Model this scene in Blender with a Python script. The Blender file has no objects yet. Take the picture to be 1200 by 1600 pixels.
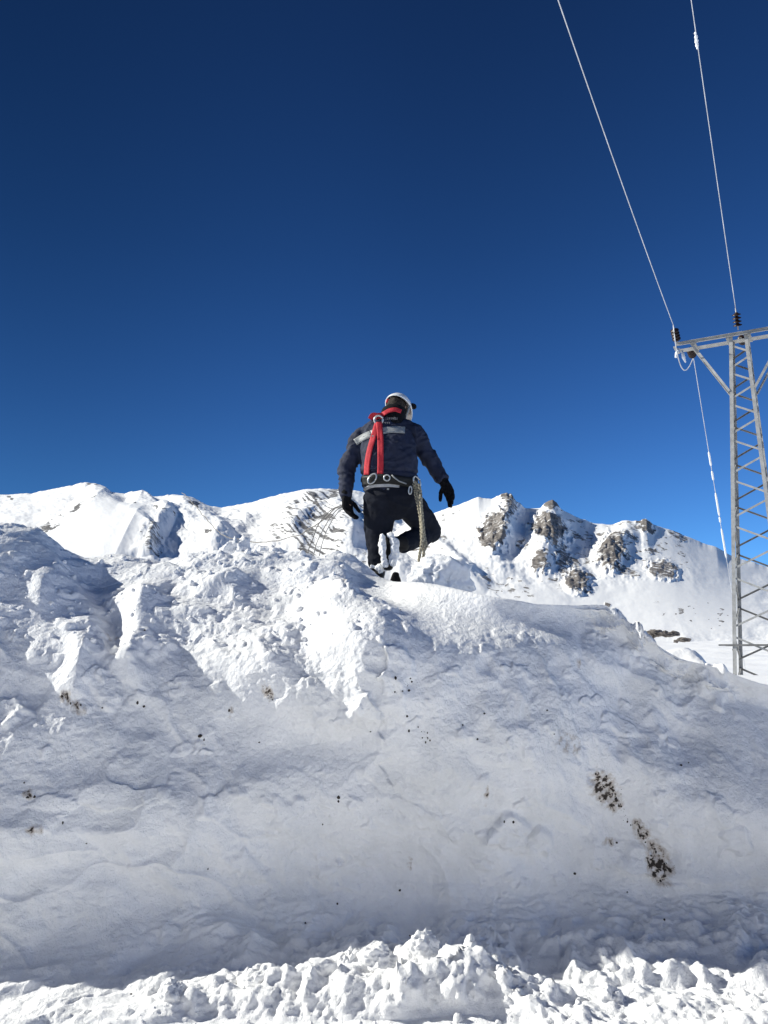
import bpy, math, random
import numpy as np
from mathutils import Vector, Matrix
from mathutils.bvhtree import BVHTree

sc = bpy.context.scene
COL = sc.collection
R = math.radians

# ------------------------------------------------------------------ camera
EYE = np.array([0.0, 0.0, 1.65])
PITCH = R(9.5)
F = 1294.0                      # focal length in pixels of the 1200 x 1600 photograph
cam_d = bpy.data.cameras.new('camera')
cam_d.sensor_fit = 'VERTICAL'
cam_d.sensor_height = 24.0
cam_d.lens = 24.0 * F / 1600.0
cam_d.clip_start = 0.05
cam_d.clip_end = 20000
cam = bpy.data.objects.new('camera', cam_d)
cam.location = EYE
cam.rotation_euler = (R(90) + PITCH, 0, 0)
COL.objects.link(cam)
sc.camera = cam

# ------------------------------------------------------------------ sky and sun
SUN = Vector((-0.85, 0.10, 0.53)).normalized()
SUN_EL = math.asin(SUN.z)
SUN_AZ = math.atan2(SUN.x, SUN.y)
world = bpy.data.worlds.new('World')
sc.world = world
world.use_nodes = True
nt = world.node_tree
bg = nt.nodes['Background']
sky = nt.nodes.new('ShaderNodeTexSky')
sky.sky_type = 'NISHITA'
sky.sun_disc = False
sky.sun_elevation = SUN_EL
sky.sun_rotation = SUN_AZ
sky.altitude = 2600
sky.air_density = 0.75
sky.dust_density = 0.0
sky.ozone_density = 4.0
# thin, dry air at 2600 m: the blue deepens quickly with height above the horizon
tcw = nt.nodes.new('ShaderNodeTexCoord')
sep = nt.nodes.new('ShaderNodeSeparateXYZ')
nt.links.new(tcw.outputs['Generated'], sep.inputs[0])
def curve(src, pts):
    r = nt.nodes.new('ShaderNodeValToRGB'); r.color_ramp.interpolation = 'B_SPLINE' if len(pts) > 3 else 'EASE'
    e = r.color_ramp.elements
    while len(e) < len(pts): e.new(0.5)
    for k, (p, c) in enumerate(pts): e[k].position = p; e[k].color = (*c, 1)
    nt.links.new(src, r.inputs['Fac'])
    return r.outputs['Color']
def mulc(a, b):
    m = nt.nodes.new('ShaderNodeVectorMath'); m.operation = 'MULTIPLY'
    nt.links.new(a, m.inputs[0]); nt.links.new(b, m.inputs[1])
    return m.outputs['Vector']
hgt = curve(sep.outputs['Z'], [(0.0, (.46, .82, 1.0)), (0.14, (.36, .68, .92)), (0.28, (.25, .51, .78)), (0.45, (.155, .36, .57)), (0.66, (.108, .228, .385)), (1.0, (.10, .20, .30))])
mp = nt.nodes.new('ShaderNodeMapRange'); mp.inputs['From Min'].default_value = -0.45; mp.inputs['From Max'].default_value = 0.45
nt.links.new(sep.outputs['X'], mp.inputs['Value'])
side = curve(mp.outputs['Result'], [(0.0, (.50, .54, .54)), (0.5, (.9, .9, .9)), (1.0, (1.2, 1.2, 1.2))])
nt.links.new(mulc(mulc(sky.outputs['Color'], hgt), side), bg.inputs['Color'])
bg.inputs['Strength'].default_value = 0.115

sun_d = bpy.data.lights.new('sun', 'SUN')
sun_d.energy = 4.6
sun_d.angle = R(0.5)
sun_d.color = (1.0, 0.985, 0.90)
sun_o = bpy.data.objects.new('sun', sun_d)
sun_o.rotation_euler = SUN.to_track_quat('Z', 'Y').to_euler()
sun_o.location = SUN * 50
COL.objects.link(sun_o)

sc.view_settings.view_transform = 'Standard'
sc.view_settings.look = 'None'
sc.view_settings.exposure = 0.45
sc.view_settings.gamma = 1.0
sc.cycles.use_denoising = True
sc.cycles.max_bounces = 10
sc.cycles.diffuse_bounces = 8

# ------------------------------------------------------------------ helpers
CP, SP = math.cos(PITCH), math.sin(PITCH)

def se(px, py):
    """pixel of the photograph -> (X/Y, Z/Y) slopes of its line of sight"""
    px = np.asarray(px, float); py = np.asarray(py, float)
    xc = (px - 600) / F; yc = (800 - py) / F
    y = CP - yc * SP; z = SP + yc * CP
    return xc / y, z / y

def at(px, py, Y):
    s, e = se(px, py)
    return Vector((float(s) * Y, Y, 1.65 + float(e) * Y))

def proj(P):
    d = np.asarray(P, float) - EYE
    x = d[..., 0]
    fwd = d[..., 1] * CP + d[..., 2] * SP
    up = -d[..., 1] * SP + d[..., 2] * CP
    fwd = np.where(np.abs(fwd) < 1e-3, 1e-3, fwd)
    return 600 + F * x / fwd, 800 - F * up / fwd

def _hash(ix, iy, iz, seed):
    h = (ix.astype(np.int64) * 374761393 + iy.astype(np.int64) * 668265263 + iz.astype(np.int64) * 2147483647 + seed * 974634821) & 0xFFFFFFFF
    h = ((h ^ (h >> 13)) * 1274126177) & 0xFFFFFFFF
    h = ((h ^ (h >> 15)) * 2246822519) & 0xFFFFFFFF
    h = h ^ (h >> 14)
    return (h & 0xFFFFFF) / float(0xFFFFFF)

def noise2(x, y, seed=0):
    xi = np.floor(x); yi = np.floor(y)
    xf = x - xi; yf = y - yi
    u = xf * xf * xf * (xf * (xf * 6 - 15) + 10); v = yf * yf * yf * (yf * (yf * 6 - 15) + 10)
    z = np.zeros_like(xi)
    out = 0
    for dx in (0, 1):
        for dy in (0, 1):
            a = _hash(xi + dx, yi + dy, z, seed) * 2 * np.pi
            g = np.cos(a) * (xf - dx) + np.sin(a) * (yf - dy)
            out = out + g * (u if dx else 1 - u) * (v if dy else 1 - v)
    return out * 1.5

def fbm2(x, y, oct=5, seed=0, gain=0.5, lac=2.03):
    a = 1.0; t = 0; f = 1.0
    for o in range(oct):
        t = t + a * noise2(x * f + 17.3 * o, y * f - 9.1 * o, seed + o)
        a *= gain; f *= lac
    return t

def ridged2(x, y, oct=5, seed=0, gain=0.5, lac=2.03):
    a = 1.0; t = 0; f = 1.0; w = 1.0
    for o in range(oct):
        n = 1 - np.abs(noise2(x * f + 11.3 * o, y * f - 5.1 * o, seed + o))
        n = n * n * w
        w = np.clip(n * 1.6, 0, 1)
        t = t + a * n
        a *= gain; f *= lac
    return t

def noise3(p, seed=0):
    pi = np.floor(p); f = p - pi
    u = f * f * (3 - 2 * f)
    out = 0
    for dx in (0, 1):
        for dy in (0, 1):
            for dz in (0, 1):
                h = _hash(pi[:, 0] + dx, pi[:, 1] + dy, pi[:, 2] + dz, seed)
                out = out + h * (u[:, 0] if dx else 1 - u[:, 0]) * (u[:, 1] if dy else 1 - u[:, 1]) * (u[:, 2] if dz else 1 - u[:, 2])
    return out * 2 - 1

def fbm3(p, oct=4, seed=0, gain=0.5):
    a = 1.0; t = 0; f = 1.0
    for o in range(oct):
        t = t + a * noise3(p * f + 13.7 * o, seed + o); a *= gain; f *= 2.07
    return t

def worley2(x, y, seed=0):
    """distance to nearest jittered point, and a random number per cell"""
    xi = np.floor(x); yi = np.floor(y)
    best = np.full(x.shape, 9.0); idr = np.zeros(x.shape)
    z = np.zeros_like(xi)
    for dx in (-1, 0, 1):
        for dy in (-1, 0, 1):
            cx = xi + dx; cy = yi + dy
            jx = cx + _hash(cx, cy, z, seed); jy = cy + _hash(cx, cy, z + 7, seed)
            d = np.hypot(x - jx, y - jy)
            m = d < best
            best = np.where(m, d, best)
            idr = np.where(m, _hash(cx, cy, z + 3, seed), idr)
    return best, idr

def sstep(a, b, x):
    t = np.clip((x - a) / (b - a), 0, 1)
    return t * t * (3 - 2 * t)

def smooth_interp(x, xp, yp):
    """piecewise cubic (Catmull-Rom) interpolation"""
    xp = np.asarray(xp, float); yp = np.asarray(yp, float)
    m = np.gradient(yp, xp)
    i = np.clip(np.searchsorted(xp, x) - 1, 0, len(xp) - 2)
    h = xp[i + 1] - xp[i]
    t = np.clip((x - xp[i]) / h, 0, 1)
    return ((2*t**3 - 3*t**2 + 1) * yp[i] + (t**3 - 2*t**2 + t) * h * m[i] + (-2*t**3 + 3*t**2) * yp[i+1] + (t**3 - t**2) * h * m[i+1])

def seg_dist(px, py, poly):
    """distance to a polyline, signed (+ right of travel), with the position 0..1 along it"""
    best = np.full(px.shape, 1e9); sgn = np.zeros(px.shape); pos = np.zeros(px.shape)
    L = [0]
    for a, b in zip(poly[:-1], poly[1:]): L.append(L[-1] + math.hypot(b[0]-a[0], b[1]-a[1]))
    for k, (a, b) in enumerate(zip(poly[:-1], poly[1:])):
        dx, dy = b[0]-a[0], b[1]-a[1]; l2 = dx*dx + dy*dy
        t = np.clip(((px-a[0])*dx + (py-a[1])*dy) / l2, 0, 1)
        ex = px - a[0] - t*dx; ey = py - a[1] - t*dy
        d = np.hypot(ex, ey)
        m = d < best
        best = np.where(m, d, best)
        sgn = np.where(m, np.sign(dx*ey - dy*ex), sgn)
        pos = np.where(m, (L[k] + t*math.sqrt(l2)) / L[-1], pos)
    return best, sgn, pos

def mesh_obj(name, verts, faces, mat, parent=None, smooth=True, attrs=None):
    me = bpy.data.meshes.new(name)
    verts = np.asarray(verts, np.float32)
    if isinstance(faces, np.ndarray):
        n, k = faces.shape
        me.vertices.add(len(verts)); me.vertices.foreach_set('co', verts.ravel())
        me.loops.add(n * k); me.loops.foreach_set('vertex_index', faces.astype(np.int32).ravel())
        me.polygons.add(n)
        me.polygons.foreach_set('loop_start', np.arange(0, n * k, k, dtype=np.int32))
        me.polygons.foreach_set('loop_total', np.full(n, k, np.int32))
        me.update(calc_edges=True)
    else:
        me.from_pydata([tuple(v) for v in verts], [], faces)
    me.validate()
    if attrs:
        for an, av in attrs.items():
            a = me.attributes.new(an, 'FLOAT', 'POINT')
            a.data.foreach_set('value', np.asarray(av, np.float32).ravel())
    me.polygons.foreach_set('use_smooth', np.full(len(me.polygons), smooth, bool))
    if mat: me.materials.append(mat)
    o = bpy.data.objects.new(name, me)
    COL.objects.link(o)
    if parent: o.parent = parent
    return o

def grid_faces(nu, nv):
    i = np.arange(nu * nv).reshape(nu, nv)
    return np.stack([i[:-1, :-1], i[1:, :-1], i[1:, 1:], i[:-1, 1:]], -1).reshape(-1, 4)

def tag(o, label=None, cat=None, group=None, kind=None):
    if label: o['label'] = label
    if cat: o['category'] = cat
    if group: o['group'] = group
    if kind: o['kind'] = kind
    return o

def empty(name, loc=(0, 0, 0)):
    o = bpy.data.objects.new(name, None)
    o.location = loc; o.empty_display_size = 0.1
    COL.objects.link(o)
    return o

# ------------------------------------------------------------------ materials
def new_mat(name):
    m = bpy.data.materials.new(name); m.use_nodes = True
    t = m.node_tree
    return m, t, t.nodes['Principled BSDF']

def nd(t, kind, **kw):
    n = t.nodes.new(kind)
    for k, v in kw.items():
        if hasattr(n, k): setattr(n, k, v)
        else: n.inputs[k].default_value = v
    return n

def flat_mat(name, col, rough=0.6, metal=0.0, var=0.15, scale=30, bump=0.0, bscale=200, spec=0.3):
    m, t, b = new_mat(name)
    b.inputs['Roughness'].default_value = rough
    b.inputs['Metallic'].default_value = metal
    b.inputs['Specular IOR Level'].default_value = spec
    tc = nd(t, 'ShaderNodeTexCoord')
    n = nd(t, 'ShaderNodeTexNoise', Scale=scale, Detail=5.0)
    t.links.new(tc.outputs['Object'], n.inputs['Vector'])
    r = nd(t, 'ShaderNodeMapRange')
    r.inputs['From Min'].default_value = 0.3; r.inputs['From Max'].default_value = 0.7
    r.inputs['To Min'].default_value = 1 - var; r.inputs['To Max'].default_value = 1 + var
    t.links.new(n.outputs['Fac'], r.inputs['Value'])
    mx = nd(t, 'ShaderNodeVectorMath', operation='SCALE')
    mx.inputs[0].default_value = col[:3]
    t.links.new(r.outputs['Result'], mx.inputs['Scale'])
    t.links.new(mx.outputs['Vector'], b.inputs['Base Color'])
    if bump:
        n2 = nd(t, 'ShaderNodeTexNoise', Scale=bscale, Detail=3.0)
        t.links.new(tc.outputs['Object'], n2.inputs['Vector'])
        bp = nd(t, 'ShaderNodeBump', Strength=bump, Distance=0.004)
        t.links.new(n2.outputs['Fac'], bp.inputs['Height'])
        t.links.new(bp.outputs['Normal'], b.inputs['Normal'])
    return m

SNOW_COL = (0.92, 0.92, 0.925)

def snow_mat(name, s1=22.0, s2=120.0, d1=0.018, d2=0.004, strength=0.6, dirt=False):
    m, t, b = new_mat(name)
    b.inputs['Roughness'].default_value = 0.55
    b.inputs['Specular IOR Level'].default_value = 0.15
    g = nd(t, 'ShaderNodeNewGeometry')
    n1 = nd(t, 'ShaderNodeTexNoise', Scale=s1, Detail=6.0, Roughness=0.6)
    n2 = nd(t, 'ShaderNodeTexNoise', Scale=s2, Detail=4.0, Roughness=0.6)
    t.links.new(g.outputs['Position'], n1.inputs['Vector']); t.links.new(g.outputs['Position'], n2.inputs['Vector'])
    b1 = nd(t, 'ShaderNodeBump', Strength=strength, Distance=d1)
    b2 = nd(t, 'ShaderNodeBump', Strength=strength, Distance=d2)
    t.links.new(n1.outputs['Fac'], b1.inputs['Height']); t.links.new(n2.outputs['Fac'], b2.inputs['Height'])
    t.links.new(b1.outputs['Normal'], b2.inputs['Normal']); t.links.new(b2.outputs['Normal'], b.inputs['Normal'])
    b.inputs['Base Color'].default_value = (*SNOW_COL, 1)
    if dirt:
        at_ = nd(t, 'ShaderNodeAttribute', attribute_name='dirt')
        nz = nd(t, 'ShaderNodeTexNoise', Scale=38.0, Detail=6.0, Roughness=0.7)
        t.links.new(g.outputs['Position'], nz.inputs['Vector'])
        ad = nd(t, 'ShaderNodeMath', operation='MULTIPLY_ADD')      # noise*0.9 + dirt
        ad.inputs[1].default_value = 0.9
        t.links.new(nz.outputs['Fac'], ad.inputs[0]); t.links.new(at_.outputs['Fac'], ad.inputs[2])
        r1 = nd(t, 'ShaderNodeMapRange'); r1.inputs['From Min'].default_value = 0.72; r1.inputs['From Max'].default_value = 1.25
        r2 = nd(t, 'ShaderNodeMapRange'); r2.inputs['From Min'].default_value = 1.15; r2.inputs['From Max'].default_value = 1.27
        t.links.new(ad.outputs[0], r1.inputs['Value']); t.links.new(ad.outputs[0], r2.inputs['Value'])
        m1 = nd(t, 'ShaderNodeMix', data_type='RGBA'); m2 = nd(t, 'ShaderNodeMix', data_type='RGBA')
        old = nd(t, 'ShaderNodeTexNoise', Scale=2.6, Detail=7.0, Roughness=0.68)          # patches of older, greyer snow
        t.links.new(g.outputs['Position'], old.inputs['Vector'])
        ro = nd(t, 'ShaderNodeMapRange'); ro.inputs['From Min'].default_value = 0.45; ro.inputs['From Max'].default_value = 0.72
        t.links.new(old.outputs['Fac'], ro.inputs['Value'])
        m0 = nd(t, 'ShaderNodeMix', data_type='RGBA')
        m0.inputs['A'].default_value = (*SNOW_COL, 1); m0.inputs['B'].default_value = (0.78, 0.785, 0.79, 1)
        t.links.new(ro.outputs['Result'], m0.inputs['Factor']); t.links.new(m0.outputs['Result'], m1.inputs['A'])
        m1.inputs['B'].default_value = (0.50, 0.43, 0.36, 1)
        m2.inputs['B'].default_value = (0.05, 0.04, 0.034, 1)
        t.links.new(r1.outputs['Result'], m1.inputs['Factor']); t.links.new(r2.outputs['Result'], m2.inputs['Factor'])
        t.links.new(m1.outputs['Result'], m2.inputs['A']); t.links.new(m2.outputs['Result'], b.inputs['Base Color'])
    return m

M_WALL = snow_mat('ploughed snow', s1=20, s2=110, d1=0.026, d2=0.006, strength=0.75, dirt=True)
M_CLOD = snow_mat('crumbled snow', s1=40, s2=160, d1=0.012, d2=0.003, strength=0.7)
M_FIELD = snow_mat('wind packed snow', s1=3.0, s2=18.0, d1=0.08, d2=0.02, strength=0.5)

def mountain_mat(name, unit, dark=(0.095, 0.088, 0.083), light=(0.30, 0.27, 0.25)):
    """snow with rock where the rock attribute and a broken noise agree; unit = size of the finest grain in metres"""
    m, t, b = new_mat(name)
    b.inputs['Roughness'].default_value = 0.75
    b.inputs['Specular IOR Level'].default_value = 0.1
    g = nd(t, 'ShaderNodeNewGeometry')
    a = nd(t, 'ShaderNodeAttribute', attribute_name='rock')
    n1 = nd(t, 'ShaderNodeTexNoise', Scale=0.22 / unit, Detail=7.0, Roughness=0.72)
    t.links.new(g.outputs['Position'], n1.inputs['Vector'])
    ad = nd(t, 'ShaderNodeMath', operation='ADD')
    t.links.new(n1.outputs['Fac'], ad.inputs[0]); t.links.new(a.outputs['Fac'], ad.inputs[1])
    r = nd(t, 'ShaderNodeMapRange'); r.inputs['From Min'].default_value = 0.97; r.inputs['From Max'].default_value = 1.07
    t.links.new(ad.outputs[0], r.inputs['Value'])
    n2 = nd(t, 'ShaderNodeTexNoise', Scale=0.5 / unit, Detail=6.0, Roughness=0.7)
    t.links.new(g.outputs['Position'], n2.inputs['Vector'])
    cr = nd(t, 'ShaderNodeValToRGB')
    cr.color_ramp.elements[0].position = 0.32; cr.color_ramp.elements[0].color = (*dark, 1)
    cr.color_ramp.elements[1].position = 0.68; cr.color_ramp.elements[1].color = (*light, 1)
    t.links.new(n2.outputs['Fac'], cr.inputs['Fac'])
    mx = nd(t, 'ShaderNodeMix', data_type='RGBA')
    mx.inputs['A'].default_value = (*SNOW_COL, 1)
    t.links.new(r.outputs['Result'], mx.inputs['Factor']); t.links.new(cr.outputs['Color'], mx.inputs['B'])
    t.links.new(mx.outputs['Result'], b.inputs['Base Color'])
    n3 = nd(t, 'ShaderNodeTexNoise', Scale=0.12 / unit, Detail=8.0, Roughness=0.65)
    t.links.new(g.outputs['Position'], n3.inputs['Vector'])
    bs = nd(t, 'ShaderNodeMapRange'); bs.inputs['To Min'].default_value = 0.22; bs.inputs['To Max'].default_value = 1.0
    t.links.new(r.outputs['Result'], bs.inputs['Value'])
    bp = nd(t, 'ShaderNodeBump', Distance=unit * 0.9)
    t.links.new(bs.outputs['Result'], bp.inputs['Strength'])
    t.links.new(n3.outputs['Fac'], bp.inputs['Height']); t.links.new(bp.outputs['Normal'], b.inputs['Normal'])
    return m
# ------------------------------------------------------------------ ground, far terrain
ground_m = snow_mat('road snow', s1=9, s2=60, d1=0.02, d2=0.006, strength=0.5)
gv = []; rings = [0, 3, 8, 20, 60, 200, 800, 3000, 9000]
NA = 48
gv.append((0, 0, 0))
for r in rings[1:]:
    for k in range(NA):
        a = 2 * math.pi * k / NA
        gv.append((r * math.cos(a), r * math.sin(a), 0))
gf = [(0, 1 + k, 1 + (k + 1) % NA) for k in range(NA)]
for j in range(len(rings) - 2):
    for k in range(NA):
        a = 1 + j * NA + k; b = 1 + j * NA + (k + 1) % NA
        gf.append((a, a + NA, b + NA, b))
tag(mesh_obj('ground', gv, gf, ground_m), kind='structure')

def ell(px, py, cx, cy, rx, ry, ang=0, soft=0.35):
    """1 inside a turned ellipse, falling to 0 outside"""
    c, s = math.cos(R(ang)), math.sin(R(ang))
    dx, dy = px - cx, py - cy
    u = (dx * c + dy * s) / rx; v = (-dx * s + dy * c) / ry
    return 1 - sstep(1 - soft, 1 + soft, np.hypot(u, v))

def mountain(name, mat, sky_px, D0, D1, zb, power, ns, nt_, pxr, gully, rocks, ridges=(), seed=0, amp=1.0, strat=None, smooth=()):
    sx = np.linspace(pxr[0], pxr[1], ns)
    kx = np.array([p[0] for p in sky_px], float); ky = np.array([p[1] for p in sky_px], float)
    skyy = np.interp(sx, kx, ky)
    sl, el = se(sx, skyy)
    jag = fbm2(sx / 26.0, sx * 0, 4, seed + 50) * 0.0022
    zr = 1.65 + el * D1
    kern = np.hanning(2 * int(ns / 11) + 1); kern /= kern.sum()
    zsm = np.convolve(np.pad(zr, len(kern) // 2, mode='edge'), kern, 'valid')
    t = np.concatenate([np.linspace(0, 1, nt_), 1 + np.linspace(0, 1, 26)[1:] ** 1.5 * 0.5])
    S, T = np.meshgrid(sl, t, indexing='ij')
    ZR = zsm[:, None] + (zr - zsm)[:, None] * sstep(0.72, 1.0, T) + (jag * amp * D1)[:, None] * sstep(0.93, 1.0, T)
    Y = D0 + (D1 - D0) * T
    zf = zb + (ZR - zb) * np.clip(T, 0, 1) ** power
    Z = np.where(T <= 1, zf, ZR - (ZR - zb) * 1.1 * (T - 1) * 2)
    Hh = np.maximum(ZR - zb, 1)
    env = np.clip(T, 0, 1) * np.clip((1.0 - T) * 5, 0, 1)
    px, py = proj(np.stack([S * Y, Y, Z], -1))
    # gullies that run down the slope, and broad swells
    u = S * D1 / gully
    w = fbm2(u * 0.7, T * 1.3, 2, seed + 9) * 0.5
    calm = np.ones_like(T)
    for q in smooth: calm = calm * (1 - q[-1] * ell(px, py, *q[:-1]))
    rel = (ridged2(u * .8 + w, T * 4.5 + w, 4, seed, gain=.45) - 0.9) * 0.045 * amp * calm
    rel += fbm2(u * 1.7, T * 6, 5, seed + 20, gain=0.52) * 0.055 * amp * calm
    rel += fbm2(u * 6 + w, T * 20, 4, seed + 25, gain=0.55) * 0.005 * amp * calm
    Z = Z + rel * Hh * env * 0.6
    rock = np.zeros_like(T)
    for q in rocks:
        cx, cy, rx, ry, ang, h = q[:6]
        wob = fbm2(px / 9.0, py / 9.0, 4, seed + 70) * 7
        m = ell(px + wob, py + wob * 0.7, cx, cy, rx * 1.22, ry * 1.2, ang, 0.3)
        st = q[6] if len(q) > 6 else 1.0
        rock = np.maximum(rock, m * st)
        lump = m * (0.75 + 0.30 * fbm2(px / 13.0, py / 15.0, 4, seed + 90, gain=.6))
        Y = Y - lump * h * 0.38
        Z = Z + lump * h * 0.06
    for poly, wl, wr, h in ridges:
        d, sg, pos = seg_dist(px, py, poly)
        wd = np.where(sg > 0, wl, wr)       # poly runs downhill: + is the left flank as seen
        m = np.exp(-(d / wd) ** 2) * np.clip(np.minimum(pos, 1 - pos) * 4 + 0.1, 0, 1)
        Z = Z + m * h * 0.6; Y = Y - m * h * 0.8
    rock_noise = fbm2(px / 16.0, py / 9.0, 5, seed + 33)
    if strat: rock = np.maximum(rock, strat(px, py, T, rock_noise))
    o = mesh_obj(name, np.stack([S * Y, Y, Z], -1).reshape(-1, 3), grid_faces(*T.shape), mat, attrs={'rock': rock.ravel() * 0.62})
    tag(o, kind='structure')
    return o

# unseen bank behind the viewer, added to bounce sunlight onto the shaded face
xs_ = np.linspace(-60, 60, 160); vs_ = np.linspace(0, 1, 40)
S, T = np.meshgrid(xs_, vs_, indexing='ij')
Yb = -2.9 - np.interp(T, [0, .5, 1], [0, 1.0, 30]) - fbm2(S * .4, T * 3, 4, 201) * .25
Zb = np.interp(T, [0, .5, .56, 1], [-.02, 3.1, 3.3, 5.0]) + fbm2(S * .5, T * 5, 4, 202) * .12 * sstep(0, .2, T)
tag(mesh_obj('snow_bank', np.stack([S, Yb, Zb], -1).reshape(-1, 3), grid_faces(*S.shape), ground_m), kind='structure')

# the right-hand mountain with its rock towers
def strat_c(px, py, T, n):
    r = 0.75 * ell(px, py, 690, 812, 50, 9, -24) * (n > 0.0)                   # bare grass showing on the left shoulder
    r = np.maximum(r, 0.62 * ell(px, py, 735, 790, 50, 7, -28) * np.clip(n * 2 + 0.4, 0, 1))
    r = np.maximum(r, 0.58 * ell(px, py, 890, 860, 70, 80, 0) * np.clip(n * 3 + 0.05, 0, 1) * 1.4)
    r = np.maximum(r, 0.58 * ell(px, py, 1020, 850, 90, 40, 20) * np.clip(n * 3 - 0.15, 0, 1) * 1.4)
    r = np.maximum(r, 0.6 * ell(px, py, 790, 915, 60, 22, 20) * np.clip(n * 3, 0, 1) * 1.4)
    r = np.maximum(r, 0.6 * ell(px, py, 670, 870, 60, 26, 40) * np.clip(n * 3, 0, 1) * 1.4)
    r = np.maximum(r, 0.55 * ell(px, py, 1090, 960, 80, 26, 10) * np.clip(n * 3 - 0.8, 0, 1) * 1.6)
    return r
mountain('mountain', mountain_mat('snow and grey rock', 1.6),
    [(380, 960), (450, 915), (500, 893), (560, 868), (600, 842), (640, 815), (680, 801), (720, 787), (747, 777), (768, 780), (782, 774), (792, 770), (800, 774), (804, 784), (820, 794), (845, 797), (851, 788), (857, 784), (864, 782),
     (870, 786), (877, 797), (900, 808), (930, 818), (956, 823), (978, 817), (1000, 816), (1004, 813), (1010, 812), (1020, 819), (1050, 829), (1090, 845), (1120, 855), (1137, 866), (1200, 886), (1300, 915), (1420, 960), (1600, 1000)],
    150, 900, -1.5, 2.1, 900, 420, (380, 1600), 60,
    [(770, 838, 20, 28, 15, 26), (795, 803, 11, 26, 20, 16, 0.9), (858, 832, 26, 22, 5, 34), (862, 790, 13, 8, 0, 5), (793, 777, 12, 6, 0, 5),
     (902, 909, 17, 17, -30, 20), (842, 884, 11, 13, 20, 10), (880, 878, 8, 26, 5, 9, 0.92), (957, 866, 17, 27, 25, 24), (975, 893, 26, 6, 15, 6, .9),
     (1036, 891, 22, 13, 5, 13, .95), (1010, 824, 12, 10, 20, 7), (990, 825, 14, 3, 25, 2, .9), (950, 946, 3.5, 3.5, 0, 3), (915, 925, 14, 6, -20, 4, .85), (760, 908, 11, 5, 20, 3, .9), (793, 914, 6, 3, 0, 2), (690, 842, 9, 5, 10, 3, .9), (900, 838, 7, 5, 0, 3, .9), (815, 850, 6, 9, 10, 4, .85), (870, 858, 14, 5, 10, 4, .9), (895, 880, 8, 10, 0, 4, .88), (920, 898, 8, 4, 0, 3, .9), (985, 845, 16, 4, 20, 3, .85), (1060, 838, 14, 5, 25, 3, .88), (1020, 862, 9, 4, 0, 3, .9), (940, 838, 6, 4, 0, 2, .9), (975, 870, 14, 8, 20, 4, .88)],
    ridges=[([(640, 815), (690, 860), (725, 893), (765, 922)], 34, 12, 9), ([(790, 778), (790, 820), (775, 860), (770, 900)], 26, 20, 8), ([(862, 788), (850, 850), (860, 910)], 24, 22, 8), ([(1000, 818), (960, 850), (950, 895)], 26, 24, 7)],
    seed=3, amp=0.55, strat=strat_c, smooth=[(900, 960, 300, 50, 0, 0.3, 0.8), (1090, 900, 110, 70, 20, .4, .8)])

# the farther left-hand massif
def strat_a(px, py, T, n):
    m = fbm2((px + py * 1.4) / 60.0, (py - px * 0.55) / 5.0, 5, 77)            # tilted rock bands
    zone = np.maximum(ell(px, py, 490, 805, 85, 34, -25), ell(px, py, 500, 848, 60, 40, -40))
    r = 0.80 * zone * np.clip(m * 2.8 + 0.75, 0, 1.25)
    r = np.maximum(r, 0.78 * ell(px, py, 525, 773, 14, 12, 0) * np.clip(n * 2 + 1.0, 0, 1.2))
    r = np.maximum(r, 0.85 * ell(px, py, 470, 862, 17, 9, -50) * np.clip(n + 1.0, 0, 1.2))
    r = np.maximum(r, 0.75 * ell(px, py, 570, 800, 40, 20, -20) * np.clip(m * 2.6 + 0.6, 0, 1.25))
    for q in ((12, 777, 18, 5, 15), (2, 800, 6, 8, 0), (145, 760, 12, 3, 15), (60, 828, 40, 6, -12), (110, 803, 50, 5, -22), (207, 800, 7, 4, 30), (240, 812, 22, 5, 25), (262, 818, 14, 5, 10),
              (300, 770, 22, 4, 25), (305, 800, 26, 10, 30), (320, 845, 14, 5, 10), (205, 895, 45, 4, -28), (165, 900, 30, 4, -30), (200, 872, 8, 3, 10)):
        r = np.maximum(r, 0.80 * ell(px, py, *q) * np.clip(n * 2.6 + 0.75, 0, 1.25))
    r = np.maximum(r, 0.8 * ell(px, py, 560, 880, 60, 16, -10) * np.clip(n * 2.5, 0, 1.1))
    return r
mountain('mountain', mountain_mat('snow and banded rock', 2.2, (0.07, 0.07, 0.075), (0.26, 0.25, 0.245)),
    [(-420, 800), (-200, 780), (0, 773), (50, 771), (75, 766), (100, 762), (120, 757), (133, 754), (148, 758), (160, 767), (173, 778), (195, 774), (206, 769), (216, 774), (224, 779), (245, 777), (262, 774), (275, 778),
     (300, 780), (318, 787), (332, 792), (346, 794), (360, 790), (385, 787), (410, 780), (438, 773), (460, 774), (480, 769), (500, 764), (525, 766), (560, 768), (600, 776), (650, 792), (720, 830), (800, 880), (860, 930)],
    260, 1500, -3.0, 1.15, 1000, 460, (-420, 860), 110,
    [(238, 855, 14, 20, 10, 4, .84), (505, 880, 10, 8, -30, 10, .5)],
    ridges=[([(206, 772), (228, 788), (250, 806), (275, 822)], 30, 10, 23), ([(140, 758), (170, 790), (195, 815), (235, 840)], 60, 20, 20), ([(243, 834), (232, 850), (236, 874)], 24, 8, 13),
            ([(262, 778), (310, 812), (370, 850)], 40, 18, 18), ([(500, 768), (475, 800), (440, 840)], 36, 20, 14), ([(535, 770), (548, 820), (545, 870)], 40, 18, 14)],
    seed=11, amp=0.75, strat=strat_a, smooth=[(150, 840, 90, 50, -20, 0.4, 0.85), (60, 800, 80, 30, -10, .4, .6)])

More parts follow.
